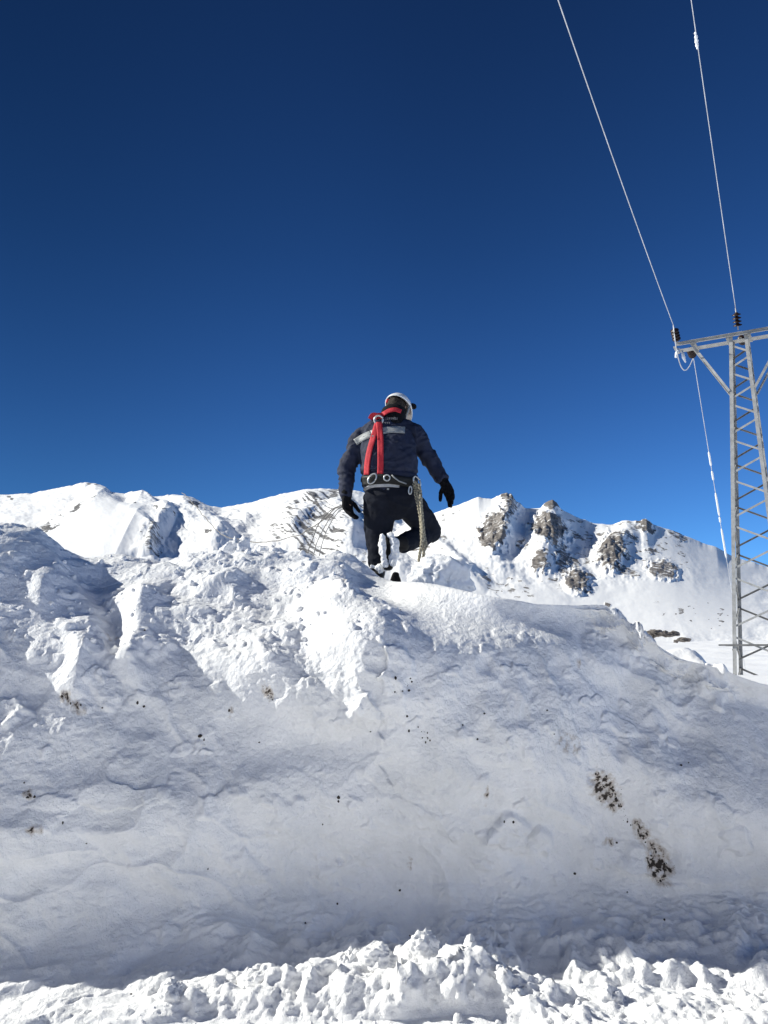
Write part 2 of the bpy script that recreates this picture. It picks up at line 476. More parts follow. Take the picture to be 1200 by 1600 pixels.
# ------------------------------------------------------------------ snowfield behind the bank
ns, nv = 420, 420
sl = np.linspace(-1.6, 1.6, ns)
yy = 6.2 * (900 / 6.2) ** np.linspace(0, 1, nv)
S, Y = np.meshgrid(sl, yy, indexing='ij')
X = S * Y
Z = 0.92 + 0.04 * np.sin(X * 0.2 + 1) + sstep(40, 500, Y) * 6
Z += fbm2(X / 7.0, Y / 7.0, 5, 5) * 0.10 * np.clip((Y - 8) / 30, 0.3, 4)
Z -= sstep(9, 6.2, Y) * 0.35
fx, fy = proj(np.stack([X, Y, Z], -1))
# low drift in front of the pylon
Z += 0.70 * np.exp(-((X - 3.35) / np.where(X < 3.35, 0.9, 0.42)) ** 2 - ((Y - 9.3) / 0.9) ** 2)
Z += 0.10 * fbm2(X * 1.5, Y * 1.5, 4, 8) * np.exp(-((X - 3.4) / 1.2) ** 2 - ((Y - 9.3) / 1.5) ** 2)
rk = np.zeros_like(X)
tag(mesh_obj('snowfield', np.stack([X, Y, Z], -1).reshape(-1, 3), grid_faces(ns, nv), M_FIELD), kind='structure')
def field_z(x, y):
    i = int(np.clip(np.searchsorted(yy, y), 1, nv - 1)); j = int(np.clip(np.searchsorted(sl, x / y), 1, ns - 1))
    return float(Z[j, i])
# ------------------------------------------------------------------ the ploughed snow bank
KP = np.array([-900, -300, 0, 90, 150, 240, 300, 370, 450, 530, 600, 660, 750, 830, 900, 960, 1000, 1050, 1120, 1200, 1500, 2100], float)
CREST_Y = np.array([6.0, 6.0, 6.0, 6.4, 6.6, 6.7, 6.7, 6.7, 6.7, 6.7, 6.6, 6.0, 5.52, 5.50, 5.56, 5.60, 5.63, 5.63, 5.64, 5.70, 6.2, 7.4])
CREST_P = np.array([866, 862, 862, 890, 898, 897, 894, 888, 892, 900, 922, 926, 950, 962, 966, 972, 1000, 1040, 1058, 1085, 1110, 1110], float)
SHO_Y = np.array([5.05, 5.05, 5.05, 5.1, 5.15, 5.2, 5.2, 5.2, 5.22, 5.26, 5.28, 5.26, 5.29, 5.37, 5.44, 5.49, 5.50, 5.50, 5.50, 5.52, 5.75, 6.2])
SHO_P = np.array([1000, 1000, 1000, 1010, 1010, 1000, 1000, 1000, 990, 985, 978, 974, 984, 992, 994, 998, 1026, 1062, 1080, 1107, 1134, 1134], float)
BASE_Y = np.array([4.12, 4.12, 4.12, 4.14, 4.2, 4.3, 4.38, 4.48, 4.58, 4.66, 4.7, 4.7, 4.74, 4.78, 4.82, 4.83, 4.83, 4.83, 4.83, 4.84, 4.9, 5.1])
kx = (KP - 600) / F * 5.3                      # the same stations in metres along the road

xin = np.linspace(-3.6, 3.6, 1000)
xl = -3.6 - (np.linspace(0, 1, 70)[1:] ** 1.6) * 12
xr = 3.6 + (np.linspace(0, 1, 70)[1:] ** 1.6) * 12
xs = np.concatenate([xl[::-1], xin, xr])
kv = np.linspace(0, 1, 760)
# stations of the profile: road, foot, mid face, shoulder, crest, back, far back
st = np.array([0, 0.06, 0.36, 0.60, 0.80, 0.90, 1.0])
def prof(x):
    cy = smooth_interp(x, kx, CREST_Y); sy = smooth_interp(x, kx, SHO_Y); by = smooth_interp(x, kx, BASE_Y)
    cz = 1.65 + se(600, smooth_interp(x, kx, CREST_P))[1] * cy
    sz = 1.65 + se(600, smooth_interp(x, kx, SHO_P))[1] * sy
    my = by + (sy - by) * 0.42
    YY = np.stack([by - 0.5, by, my, sy, cy, cy + 0.9, cy + 3.0], 0)
    ZZ = np.stack([by * 0 - 0.06, by * 0 + 0.02, sz * 0.55, sz, cz, cz - 0.42, by * 0 + 0.85], 0)
    return YY, ZZ
YYs, ZZs = prof(xs)
WY = np.zeros((len(xs), len(kv))); WZ = np.zeros_like(WY)
for j in range(len(xs)):
    WY[j] = smooth_interp(kv, st, YYs[:, j]); WZ[j] = smooth_interp(kv, st, ZZs[:, j])
WX = np.repeat(xs[:, None], len(kv), 1)
bqx, bqy = proj(np.stack([WX, WY, WZ], -1))
V = np.repeat(kv[None, :], len(xs), 0)
# outward normal of the profile
ty = np.gradient(WY, axis=1); tz = np.gradient(WZ, axis=1)
ln = np.hypot(ty, tz) + 1e-9
NY, NZ = -tz / ln, ty / ln
arc = np.cumsum(np.hypot(np.gradient(WY, axis=1), np.gradient(WZ, axis=1)), axis=1)

D = np.zeros_like(WX)
def bump(cx, cy, rx, ry, h, ang=0, pw=2.0):
    c, s = math.cos(R(ang)), math.sin(R(ang))
    dx, dy = bqx - cx, bqy - cy
    u = (dx * c + dy * s) / rx; v = (-dx * s + dy * c) / ry
    return h * np.exp(-(u * u + v * v) ** (pw / 2))
def rib(poly, wl, wr, h, fade=5):
    d, sg, pos = seg_dist(bqx, bqy, poly)
    wd = np.where(sg > 0, wl, wr)
    return h * np.exp(-(d / wd) ** 1.5) * np.clip(np.minimum(pos, 1 - pos) * fade + 0.25, 0, 1)

# big shapes, in the order they lie along the bank (stations in pixels of the undisturbed bank)
d_, g_, _p = seg_dist(bqx, bqy, [(20, 760), (95, 880), (140, 940), (168, 1000), (150, 1070), (60, 1150)])
D += 0.15 * sstep(-20, 24, d_ * g_) * sstep(1130, 960, bqy)        # swollen head of the bank at the far left
D += bump(78, 955, 26, 40, 0.07, 10)
D += rib([(228, 930), (216, 1000), (200, 1075)], 50, 26, 0.11)      # lit rib
D += bump(240, 965, 34, 34, 0.06)
D += rib([(140, 1020), (130, 1060), (118, 1100)], 26, 26, 0.06)
D -= bump(165, 1010, 50, 50, 0.05)
D += rib([(250, 965), (330, 1010), (420, 1085), (470, 1130)], 60, 40, 0.06)
D -= bump(330, 1130, 130, 90, 0.08)
D -= rib([(450, 930), (480, 1020), (535, 1110), (580, 1180)], 60, 46, 0.09)  # gully
D += rib([(515, 915), (540, 960), (562, 1040), (585, 1140)], 110, 90, 0.12)  # lit rib below the man
D += bump(540, 950, 34, 30, 0.05)
D += bump(600, 1000, 50, 34, 0.05)
D -= bump(600, 930, 40, 22, 0.05)
D += bump(330, 915, 70, 30, 0.06)
D += rib([(985, 1000), (1000, 1040), (1045, 1090)], 34, 40, 0.05)
D += rib([(1012, 1104), (1042, 1150)], 14, 22, 0.035)
D -= rib([(975, 1010), (970, 1100), (960, 1180)], 30, 30, 0.04)
D -= rib([(900, 1150), (950, 1230), (1030, 1330), (1040, 1380)], 40, 30, 0.06)
D += rib([(0, 1440), (90, 1380), (200, 1390)], 40, 18, 0.025)
D += rib([(160, 1345), (200, 1330), (230, 1380)], 14, 22, 0.02)
D += rib([(300, 1295), (290, 1325), (240, 1375)], 12, 26, 0.028)
D += rib([(1010, 1345), (1100, 1372), (1220, 1365), (1400, 1360)], 50, 20, 0.08)
D += rib([(700, 1270), (760, 1320), (830, 1400)], 60, 30, 0.05)
# the face steps out towards the viewer from left to right above a long slanting line
d_, g_, _p = seg_dist(bqx, bqy, [(120, 870), (235, 935), (300, 985), (400, 1060), (500, 1125), (600, 1190), (760, 1290)])
RAMP = 0.24 * sstep(215, 640, bqx) * sstep(-45, 40, -d_ * g_) * sstep(1330, 1020, bqy) * sstep(1100, 800, bqx) * sstep(925, 1015, bqy)

# snow texture: soft and swept low on the left, crumbly at the crest, mottled on the right
U, A = WX, arc
warp = fbm2(U * 1.1, A * 1.1, 3, 60)
wp2 = fbm2(U * 3.1, A * 3.1, 3, 59)
left = sstep(620, 200, bqx) * sstep(1120, 1260, bqy)
sheer = sstep(590, 680, bqx)                                            # clean cut on the right
soft = np.clip(ell(bqx, bqy, 150, 985, 120, 90, 0, .5) + ell(bqx, bqy, 330, 1110, 120, 60, 30, .5) + .85 * sheer, 0, 1)
patch = np.clip(0.5 + 0.9 * fbm2(U * 1.15 + 4, A * 1.3, 3, 57, gain=.6), 0, 1) * (1 - .75 * soft)          # rough here, smooth there
crumb = np.clip(sstep(1060, 950, bqy) * patch * 0.6 + 0.6 * rib([(470, 930), (520, 1010), (560, 1090)], 40, 30, 1.0) * patch, 0, 1)
big = 1 - np.clip(worley2(U * 2.2 + .3 * fbm2(U * 3, A * 3, 2, 51), A * 2.6, 52)[0] * 1.2, 0, 1)
D += big ** 1.2 * 0.10 * sstep(1020, 930, bqy) * sstep(60, 160, bqx) * (1 - sheer) * (.3 + patch)
D += fbm2(U * 0.8 + warp * .3, A * 1.0, 3, 61) * 0.05
# mottling: soft dents of all sizes, leaning with the fall of the snow
rx_, ry_ = U * .92 + A * .38, A * .92 - U * .38
D += fbm2(rx_ * 2.7, ry_ * 1.9, 5, 62, gain=0.54) * 0.030 * (0.45 + .7 * patch) * (1 - left * .6) * (1 - .5 * sstep(1060, 960, bqy))
D += fbm2(U * 4.5, A * 1.1, 3, 73) * 0.016 * sheer * sstep(.72, .5, V)        # faint drip lines down the clean cut
D -= sstep(.16, .04, worley2(U * 2.4, A * 1.9, 74)[0]) * .022 * sheer * sstep(.74, .6, V)
# plates left where lumps broke away from the cut
shd, shr = worley2(U * 2.1 + fbm2(U * 2, A * 2, 3, 53) * .5, A * 2.6 + fbm2(U * 2, A * 2, 3, 54) * .4, 9)
D += sstep(.60, .30, shd) * np.where(shr > .6, shr - .6, 0) * 0.05 * (1 - left * .5)
D -= sstep(.42, .20, shd) * np.where(shr < .3, .3 - shr, 0) * 0.06 * (1 - left * .5)
# slanting welts and lumps still frozen into the cut
cc, aa = U * .74 + A * .67, U * .67 - A * .74
D += (ridged2(cc * 1.25 + warp * .5, aa * .5, 3, 76, gain=.5) - .9) * .048 * sstep(960, 1040, bqy) * (1 - left * .6)
el_, er_ = worley2(U * 3.4 + .35 * fbm2(U * 5, A * 5, 3, 77), A * 3.8 + .35 * fbm2(U * 5, A * 5, 3, 78), 79)
D += sstep(.46, .22, el_) * np.where(er_ > .72, (er_ - .6) * .13, 0) * (1 - left * .7) * sstep(960, 1030, bqy)
el_, er_ = worley2(U * 9 + .4 * fbm2(U * 14, A * 14, 2, 80), A * 9, 83)
D += sstep(.45, .2, el_) * np.where(er_ > .78, (er_ - .65) * .05, 0) * (1 - left * .6)
# swept streaks low on the left
D += fbm2(U * 1.0 + warp * .6, A * 4.0 + warp * .8, 3, 66) * 0.020 * left
D += (1 - np.abs(fbm2(U * .8 + A * .5, A * 2.6 + warp * .9, 2, 63))) ** 6 * 0.018 * left
# crumbs and grain
lump2 = 1 - np.clip(worley2(U * 8, A * 8, 6)[0] * 1.25, 0, 1)
D += lump2 ** 1.5 * 0.007 * sstep(.45, 1., crumb)
D += fbm2(U * 9, A * 9, 4, 64, gain=0.55) * (0.0014 + 0.0045 * patch ** 2 + 0.002 * crumb) * (1 - left * .6)
D += fbm2(U * 34, A * 34, 3, 65, gain=0.6) * (0.0018 + 0.0022 * patch) * (1 - left * .5)
D += (np.clip(fbm2(U * 7, A * 7, 4, 75, gain=.6) + .2, 0, 1.2) * .09 + bump(965, 985, 30, 20, .04)) * (1 - .0) * (ell(bqx, bqy, 968, 985, 60, 26, 15, .6) + .7 * ell(bqx, bqy, 1085, 1060, 90, 16, 18, .6))
D *= 1 - .65 * sheer * sstep(1030, 975, bqy) * sstep(940, 890, bqx)
D *= 1 - .7 * ell(bqx, bqy, 1215, 1190, 120, 150, 0, .5)
# fallen crumbs caught at the foot
foot = sstep(0.22, 0.04, V) * sstep(-1.9, -0.6, WX)
D += foot * (0.05 + 0.07 * np.clip(fbm2(U * 3.2, A * 4, 4, 69, gain=.6), -.4, 1) + .03 * lump2)
calm_man = 1 - 0.75 * ell(bqx, bqy, 610, 925, 70, 34, 0, .5)
D *= sstep(0.0, 0.02, V) * (0.35 + 0.65 * sstep(1.0, 0.9, V)) * calm_man
WYd = WY + NY * D - RAMP; WZd = WZ + NZ * D
WXd = WX + fbm2(U * 4, A * 4, 3, 71) * 0.02

dirt = np.zeros_like(WX)
n9 = fbm2(bqx / 8, bqy / 11, 5, 81, gain=0.62)
for q in ((945, 1235, 22, 40, -25, 0.66), (965, 1265, 16, 18, 0, 0.6), (1008, 1305, 16, 20, -20, 0.62), (1028, 1350, 20, 36, -10, 0.66), (1040, 1352, 14, 16, 0, .6),
          (418, 1082, 9, 16, -30, 0.60), (105, 1098, 16, 12, 0, 0.45), (125, 1110, 18, 12, 0, 0.42), (58, 1296, 14, 10, -20, 0.56), (48, 1240, 9, 10, 0, 0.60),
          (880, 1160, 30, 20, 30, 0.30), (180, 1010, 20, 10, 0, 0.25), (545, 945, 20, 18, 0, .3), (955, 1320, 14, 6, 0, .52), (757, 1240, 5, 18, 0, 0.5), (638, 1350, 5, 16, 0, .45), (358, 1110, 5, 12, 0, .48), (893, 1037, 9, 9, 0, .33)):
    dirt = np.maximum(dirt, ell(bqx, bqy, q[0], q[1], q[2], q[3], q[4], 0.6) * (q[5] + .07 + n9 * 0.36))
bank = mesh_obj('snow_bank', np.stack([WXd, WYd, WZd], -1).reshape(-1, 3), grid_faces(*WX.shape), M_WALL, attrs={'dirt': dirt.ravel()})
tag(bank, kind='structure')
BVH = BVHTree.FromObject(bank, bpy.context.evaluated_depsgraph_get())
def on_bank(px, py):
    """where the line of sight through a pixel meets the bank: point, normal"""
    d = at(px, py, 1.0) - Vector(EYE)
    h = BVH.ray_cast(Vector(EYE), d.normalized())
    return h[0], h[1]
def bank_top(x, y):
    h = BVH.ray_cast(Vector((x, y, 9)), Vector((0, 0, -1)))
    return h[0].z if h[0] else 0.0
# ------------------------------------------------------------------ loose snow, dirt, rocks
import bmesh
def ico(sub):
    bm = bmesh.new(); bmesh.ops.create_icosphere(bm, subdivisions=sub, radius=1.0)
    v = np.array([p.co[:] for p in bm.verts]); f = np.array([[q.index for q in p.verts] for p in bm.faces], np.int32)
    bm.free(); return v, f
ICO = {k: ico(k) for k in (1, 2, 3, 4, 5)}

def chunk(size, seed, sub=3, planes=9, rough=0.16, soft=0.35):
    """a broken lump: a ball cut by random planes, then crumbled; size = half extents"""
    rng = np.random.default_rng(seed)
    v, f = ICO[sub]
    n = rng.normal(size=(planes, 3)); n /= np.linalg.norm(n, axis=1)[:, None]
    dk = rng.uniform(0.55, 0.95, planes)
    dots = v @ n.T
    r = np.where(dots > 0.05, dk[None, :] / np.maximum(dots, 0.05), 9.0)
    r = np.minimum(r, 1.05)
    k = 14.0
    rr = -np.log(np.exp(-k * r).sum(1) + np.exp(-k * 1.05)) / k
    rr = rr * (1 - soft) + soft * 0.8
    rr = rr + fbm3(v * 2.2 + seed, 4, seed, gain=0.55) * rough + (fbm3(v * 7 + seed, 3, seed + 5) * rough * 0.4 if sub > 3 else 0)
    return v * rr[:, None] * np.asarray(size)[None, :], f

def rot(v, rz, rx=0, ry=0):
    m = np.array((Matrix.Rotation(rz, 3, 'Z') @ Matrix.Rotation(rx, 3, 'X') @ Matrix.Rotation(ry, 3, 'Y')))
    return v @ m.T

def join(parts):
    vs, fs, o = [], [], 0
    for v, f in parts:
        vs.append(v); fs.append(f + o); o += len(v)
    return np.concatenate(vs), np.concatenate(fs)

rng = np.random.default_rng(4)
# foot berm: where its top stands, by station across the road
BX = np.array([-3.2, -2.4, -1.95, -1.5, -1.15, -0.75, -0.3, 0.1, 0.35, 0.6, 0.95, 1.4, 1.9, 2.6, 3.4])
BH = np.array([.0, .0, .008, .02, .045, .09, .13, .17, .20, .13, .06, .085, .12, .15, .18])
def berm_h(x): return np.interp(x, BX, BH)
nx, ny = 1000, 280
xx = np.linspace(-4.2, 4.4, nx); vv = np.linspace(0, 1, ny)
S, T = np.meshgrid(xx, vv, indexing='ij')
Ysh = np.interp(S, [-3, -1.6, -.9, .5, 1.0, 1.6, 4], [-.12, -.10, .02, .02, -.30, -.36, -.30]) + fbm2(S * 1.2, S * 0, 2, 300) * .06
Yv = 3.30 + T * 1.45 + Ysh * sstep(0, .4, T)
prof_b = np.interp(T, [0, .44, .50, .555, .62, .80, 1], [0, .02, .08, .84, 1, .6, .1])
w_ = fbm2(S * 1.3, Yv * 1.3, 3, 301)
rg = ridged2(S * 1.9 + w_ * .5, Yv * 2.4 + w_ * .3, 3, 31, gain=.5) - .85
bh = berm_h(S + w_ * .15)
Zv = bh * prof_b * np.clip(0.95 + .50 * rg, .4, 1.7) + fbm2(S * 2, Yv * 2, 3, 34) * .015 - 0.03 * (T < .02)
P3 = np.stack([S, Yv, Zv], -1)
n3 = np.cross(np.gradient(P3, axis=0), np.gradient(P3, axis=1)); n3 /= np.linalg.norm(n3, axis=-1, keepdims=True)
q3 = P3.reshape(-1, 3)
dd = fbm3(q3 * 5, 2, 35) * .035 + np.clip(fbm3(q3 * 9, 2, 38), 0, 1) * .05 + fbm3(q3 * 22, 3, 36, gain=.6) * .014 + fbm3(q3 * 60, 2, 37) * .005
P3 = P3 + n3 * (dd.reshape(S.shape) * np.clip(prof_b * 3, 0.1, 1) * sstep(0.0, .12, bh))[..., None]
Zv = P3[..., 2]
tag(mesh_obj('snow_berm', P3.reshape(-1, 3), grid_faces(nx, ny), M_CLOD), kind='structure')

lib3 = [chunk((1, 1, 1), 500 + k, 3, 8, 0.2) for k in range(14)]
lib2 = [chunk((1, 1, 1), 600 + k, 2, 8, 0.2) for k in range(14)]
parts = []
def clod(x, y, z, s, lib=None):
    lib = lib or (lib3 if s > 0.035 else lib2)
    v, f = lib[rng.integers(len(lib))]
    sc_ = np.array([rng.uniform(.7, 1.2), rng.uniform(.7, 1.2), rng.uniform(.6, 1.1)]) * s
    parts.append((rot(v * sc_, rng.uniform(0, 6.28), rng.uniform(-.6, .6), rng.uniform(-.6, .6)) + np.array([x, y, z]), f))
for k in range(4200):
    i = rng.integers(nx); j = rng.integers(20, ny)
    x, y, z = P3[i, j]
    h = berm_h(x)
    if rng.uniform() > h * 3.2 + .06: continue
    s = 0.004 + 0.040 * rng.uniform() ** 8 * min(1, h * 4)
    clod(x, y, z + s * .25, s)
# crumbs lying on the top of the bank
for k in range(500):
    px = rng.uniform(-60, 760) if k % 3 else rng.uniform(60, 480); py = rng.uniform(862, 1010)
    p, n = on_bank(px, py)
    if p is None or n is None or n.z < 0.35 or px > 600: continue
    s = 0.004 + 0.030 * rng.uniform() ** 6
    clod(p.x, p.y, p.z + s * .25, s)
v, f = join(parts)
tag(mesh_obj('snow_crumbs', v, f, M_CLOD), kind='stuff')

# single blocks one could lift off
def block(px, py, size, seed, label, sink=0.3, tilt=(0, 0, 0), Y=None, planes=9, grp='broken snow blocks on the bank'):
    v, f = chunk(size, seed, 5, planes, 0.17, 0.10)
    v = rot(v, *tilt)
    if Y is None:
        p, n = on_bank(px, py)
    else:
        p = at(px, py, Y)
    o = mesh_obj('snow_block', v, f, M_CLOD)
    o.location = (p.x, p.y, p.z + (size[2] * (1 - sink) * 0.6 if 'foot' not in grp else -size[2] * .25))
    return tag(o, label, 'snow block', grp)
block(690, 925, (.27, .24, .21), 7, 'large pale snow block beside the hanging rope, right of the worker\'s boot', .3, (.3, .1, .25), Y=6.35)
block(372, 893, (.17, .15, .20), 12, 'tall pointed snow block standing highest on the bank left of the worker', .3, (.2, .1, -.1), Y=6.6)
block(420, 893, (.24, .19, .16), 21, 'rounded grey snow block in its own shade, right of the tall pointed block', .4, (.5, 0, .1), Y=6.5)
block(318, 925, (.26, .18, .19), 33, 'squarish snow block with a dark overhang, in front of the tall pointed block', .35, (-.2, .1, .15), Y=6.15)
block(372, 922, (.18, .14, .16), 41, 'sunlit snow block wedged between the squarish and the pointed block', .3, (.8, 0, 0), Y=6.25)
block(262, 922, (.075, .07, .07), 52, 'small round snow ball on the smooth top of the bank', .2, (0, 0, 0), Y=6.3)
block(193, 945, (.07, .07, .06), 63, 'small knobbly snow lump above the bright snow rib', .2, (0, 0, 0), Y=6.0)
block(108, 906, (.13, .1, .08), 71, 'low flat snow block at the edge of the big left mound', .4, (.4, 0, 0), Y=6.4)
block(170, 905, (.10, .09, .07), 74, 'shaded snow lump beyond the small knobbly lump', .4, (.4, 0, 0), Y=6.4)
block(560, 965, (.12, .12, .16), 83, 'faceted snow block jutting from the lit rib below the worker', .5, (.5, .2, .1), Y=5.95)
GB = 'broken snow blocks along the foot of the bank'
block(722, 1500, (.06, .09, .24), 91, 'thin upright snow slab, tallest along the foot of the bank', .5, (.3, .2, .22), Y=4.45, grp=GB)
block(660, 1480, (.12, .1, .12), 95, 'broad lit snow block just left of the thin upright slab', .5, (.3, .2, .3), Y=4.4, grp=GB)
block(596, 1495, (.13, .1, .09), 99, 'wide snow block with a bright top, left of the broad lit block', .4, (.3, .2, .3), Y=4.35, grp=GB)
block(542, 1500, (.06, .06, .11), 103, 'narrow upright snow block with a bright tip, right of the long white hump', .5, (.3, .2, .3), Y=4.35, grp=GB)
block(410, 1525, (.13, .1, .1), 107, 'long white snow hump in the middle of the left half of the berm', .5, (.6, .2, .2), Y=4.3, grp=GB)
block(268, 1548, (.08, .08, .09), 109, 'rounded white snow lump where the berm starts to rise', .3, (.3, .2, .3), Y=4.15, grp=GB)
block(905, 1586, (.06, .06, .09), 113, 'smooth egg shaped snow lump standing alone in front of the dark hollow', .3, (.1, .1, 0), Y=4.05, grp=GB)
block(955, 1562, (.08, .08, .1), 117, 'bright blocky snow lump right of the egg shaped lump', .4, (.1, .1, 0), Y=4.15, grp=GB)
block(1110, 1548, (.045, .045, .045), 119, 'small round snow ball lying above the right end of the berm', .1, (.1, .1, 0), Y=4.4, grp=GB)
block(1015, 1590, (.07, .07, .07), 121, 'white snow lump at the bottom edge under the bright blocky lump', .3, (.1, .1, 0), Y=4.0, grp=GB)

# dirt crumbs and bits of turf frozen into the cut face
M_DIRT = flat_mat('wet dirt', (0.045, 0.037, 0.032), rough=0.8, var=.5, scale=90)
dp = []
def dirt_at(px, py, s):
    p, n = on_bank(px, py)
    if p is None: return
    v, f = lib2[rng.integers(len(lib2))]
    sc_ = np.array([rng.uniform(.6, 1.3), rng.uniform(.6, 1.1), rng.uniform(.6, 1.4)]) * s
    dp.append((rot(v * sc_, rng.uniform(0, 6)) + np.array(p) + np.array(n) * s * .1, f))
for q in ((97, 1088, 4), (126, 1102, 2), (160, 1106, 2), (215, 1098, 3), (225, 1104, 3), (358, 1110, 3), (313, 1150, 4), (319, 1156, 2), (405, 1160, 2), (43, 1246, 3), (54, 1245, 3), (38, 1223, 1.6), (98, 1286, 2.5), (226, 985, 2.2),
          (618, 1060, 3), (641, 1060, 2.5), (643, 1065, 2.2), (617, 1081, 2), (629, 1080, 2), (639, 1079, 2.5), (636, 1119, 2.2), (639, 1142, 2.5), (660, 1153, 2), (665, 1160, 2.2), (579, 1143, 2), (668, 1145, 1.8), (746, 1155, 2.2), (757, 1115, 2.2), (723, 1133, 1.6),
          (802, 1284, 2.4), (898, 1365, 3), (504, 1288, 1.8), (529, 1246, 3), (529, 1252, 2.4), (625, 1391, 2.8), (527, 1412, 2.6), (477, 1443, 2), (788, 1284, 2.4), (1064, 1196, 3), (1076, 1192, 1.8), (855, 1110, 2.4), (866, 1147, 1.6), (205, 1554, 2.2), (626, 953, 1.6), (980, 1394, 2.4), (640, 1462, 2), (135, 1318, 1.6), (325, 1358, 1.6), (1038, 1437, 2.5)):
    dirt_at(q[0], q[1], q[2] * 0.0034)
for x0, y0, x1, y1, wd, n_ in ((932, 1205, 948, 1240, 5, 18), (948, 1218, 972, 1272, 9, 44), (935, 1245, 942, 1252, 4, 6), (975, 1280, 1000, 1300, 5, 5), (1000, 1300, 1016, 1320, 7, 16), (1020, 1315, 1028, 1335, 3, 7), (1012, 1338, 1034, 1362, 6, 20), (1036, 1345, 1050, 1360, 7, 18), (1022, 1370, 1042, 1386, 6, 14),
        (950, 1320, 965, 1317, 2, 5), (412, 1072, 426, 1096, 3, 7), (615, 1058, 645, 1084, 9, 7), (655, 1138, 672, 1156, 5, 6), (100, 1090, 128, 1108, 5, 4)):
    for k in range(n_):
        t = rng.uniform()
        dirt_at(x0 + (x1 - x0) * t + rng.normal() * wd * .5, y0 + (y1 - y0) * t + rng.normal() * wd * .5, 0.0018 + 0.009 * rng.uniform() ** 3.5)
v, f = join(dp)
tag(mesh_obj('dirt_crumbs', v, f, M_DIRT), kind='stuff')

# rocks showing on the drift in front of the pylon
M_ROCK = flat_mat('grey brown rock', (0.17, 0.15, 0.135), rough=0.8, var=.45, scale=14, bump=.6, bscale=40)
for k, (px, py, Yd, sx_, sz_, lab) in enumerate(((1012, 996, 13.5, .12, .10, 'leftmost of the dark rocks in a row beyond the right end of the bank'),
        (1026, 990, 13.5, .17, .07, 'widest low grey rock in the row beyond the right end of the bank'), (1040, 991, 13.6, .10, .06, 'small grey rock between the wide rock and the darkest rock'),
        (1051, 991, 13.7, .13, .06, 'darkest brown rock in the row beyond the bank'), (1068, 1000, 13.0, .12, .045, 'flat rock at the right end of the row, nearest the pylon'), (1056, 1002, 13.0, .05, .03, 'tiniest rock in the row, below the darkest one'))):
    v, f = chunk((sx_, sx_ * .9, sz_), 900 + k, 4, 10, 0.2, 0.1)
    o = mesh_obj('rock', v, f, M_ROCK, smooth=False)
    o.location = at(px, py, Yd)
    tag(o, lab, 'rock', 'rocks on the snow beyond the bank')
# ------------------------------------------------------------------ lattice pylon and its cables
def galv(name, col, snowy=0.0):
    return flat_mat(name, col, rough=0.55, metal=0.25, var=.2, scale=6, spec=.4)
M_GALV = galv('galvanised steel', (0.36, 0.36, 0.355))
M_GALV2 = galv('steel in painted shade', (0.17, 0.17, 0.17))  # same steel, darker: shade painted into the rear and right braces
M_INS = flat_mat('brown glazed porcelain', (0.022, 0.011, 0.009), rough=0.4, var=.3, scale=20, spec=.3)
M_CABLE = flat_mat('frosted aluminium cable', (0.62, 0.63, 0.66), rough=0.5, metal=0.1, var=.2, scale=3)
M_FROST = flat_mat('hoar frost', (0.9, 0.91, 0.93), rough=0.7, var=.04, scale=20)

class MB:
    def __init__(self): self.p = []
    def box(self, a, b, w, h, side):
        """bar from a to b, w along side, h across"""
        a = np.array(a, float); b = np.array(b, float); t = b - a; t /= np.linalg.norm(t)
        s = np.array(side, float); s -= t * s.dot(t); s /= np.linalg.norm(s); n = np.cross(t, s)
        c = []
        for e in (a, b):
            for i, j in ((-1, -1), (1, -1), (1, 1), (-1, 1)): c.append(e + s * i * w / 2 + n * j * h / 2)
        self.p.append((np.array(c), np.array([(0, 3, 2, 1), (4, 5, 6, 7), (0, 1, 5, 4), (1, 2, 6, 5), (2, 3, 7, 6), (3, 0, 4, 7)], np.int32)))
    def angle(self, a, b, w, t, s1, s2):
        """L section: one flange along s1, one along s2, corner on the line a-b"""
        a = np.array(a, float); b = np.array(b, float); s1 = np.array(s1, float); s2 = np.array(s2, float)
        self.box(a + s1 * w / 2, b + s1 * w / 2, w, t, s1)
        self.box(a + s2 * (w / 2 + t / 2 + .001), b + s2 * (w / 2 + t / 2 + .001), w - t, t, s2)
    def tube(self, pts, r, n=8):
        pts = [np.array(p, float) for p in pts]; rs = r if hasattr(r, '__len__') else [r] * len(pts)
        vs = []; ref = np.array([0.31, 0.2, 0.93])
        for i, p in enumerate(pts):
            t = pts[min(i + 1, len(pts) - 1)] - pts[max(i - 1, 0)]; t = t / (np.linalg.norm(t) + 1e-12)
            s = ref - t * ref.dot(t)
            if np.linalg.norm(s) < .05: s = np.array([1., 0, 0]) - t * t[0]
            s /= np.linalg.norm(s); q = np.cross(t, s); ref = s
            for k in range(n):
                a = 2 * np.pi * k / n
                vs.append(p + (s * np.cos(a) + q * np.sin(a)) * rs[i])
        f = grid_faces_wrap(len(pts), n)
        m = len(vs)
        caps = []
        vs.append(pts[0]); vs.append(pts[-1])
        for k in range(n):
            caps.append((m, (k + 1) % n, k, k)); b0 = (len(pts) - 1) * n; caps.append((m + 1, b0 + k, b0 + (k + 1) % n, b0 + (k + 1) % n))
        self.p.append((np.array(vs), f)); self.caps = getattr(self, 'caps', []) + [(len(self.p) - 1, caps)]
    def build(self, name, mat, parent=None, smooth=False):
        vs, fs, o = [], [], 0; capd = dict(getattr(self, 'caps', []))
        for i, (v, f) in enumerate(self.p):
            vs.append(v); fs += [tuple(int(x) + o for x in q) for q in f]
            for q in capd.get(i, []): fs.append(tuple(int(x) + o for x in q[:3]))
            o += len(v)
        return mesh_obj(name, np.concatenate(vs), fs, mat, parent, smooth)
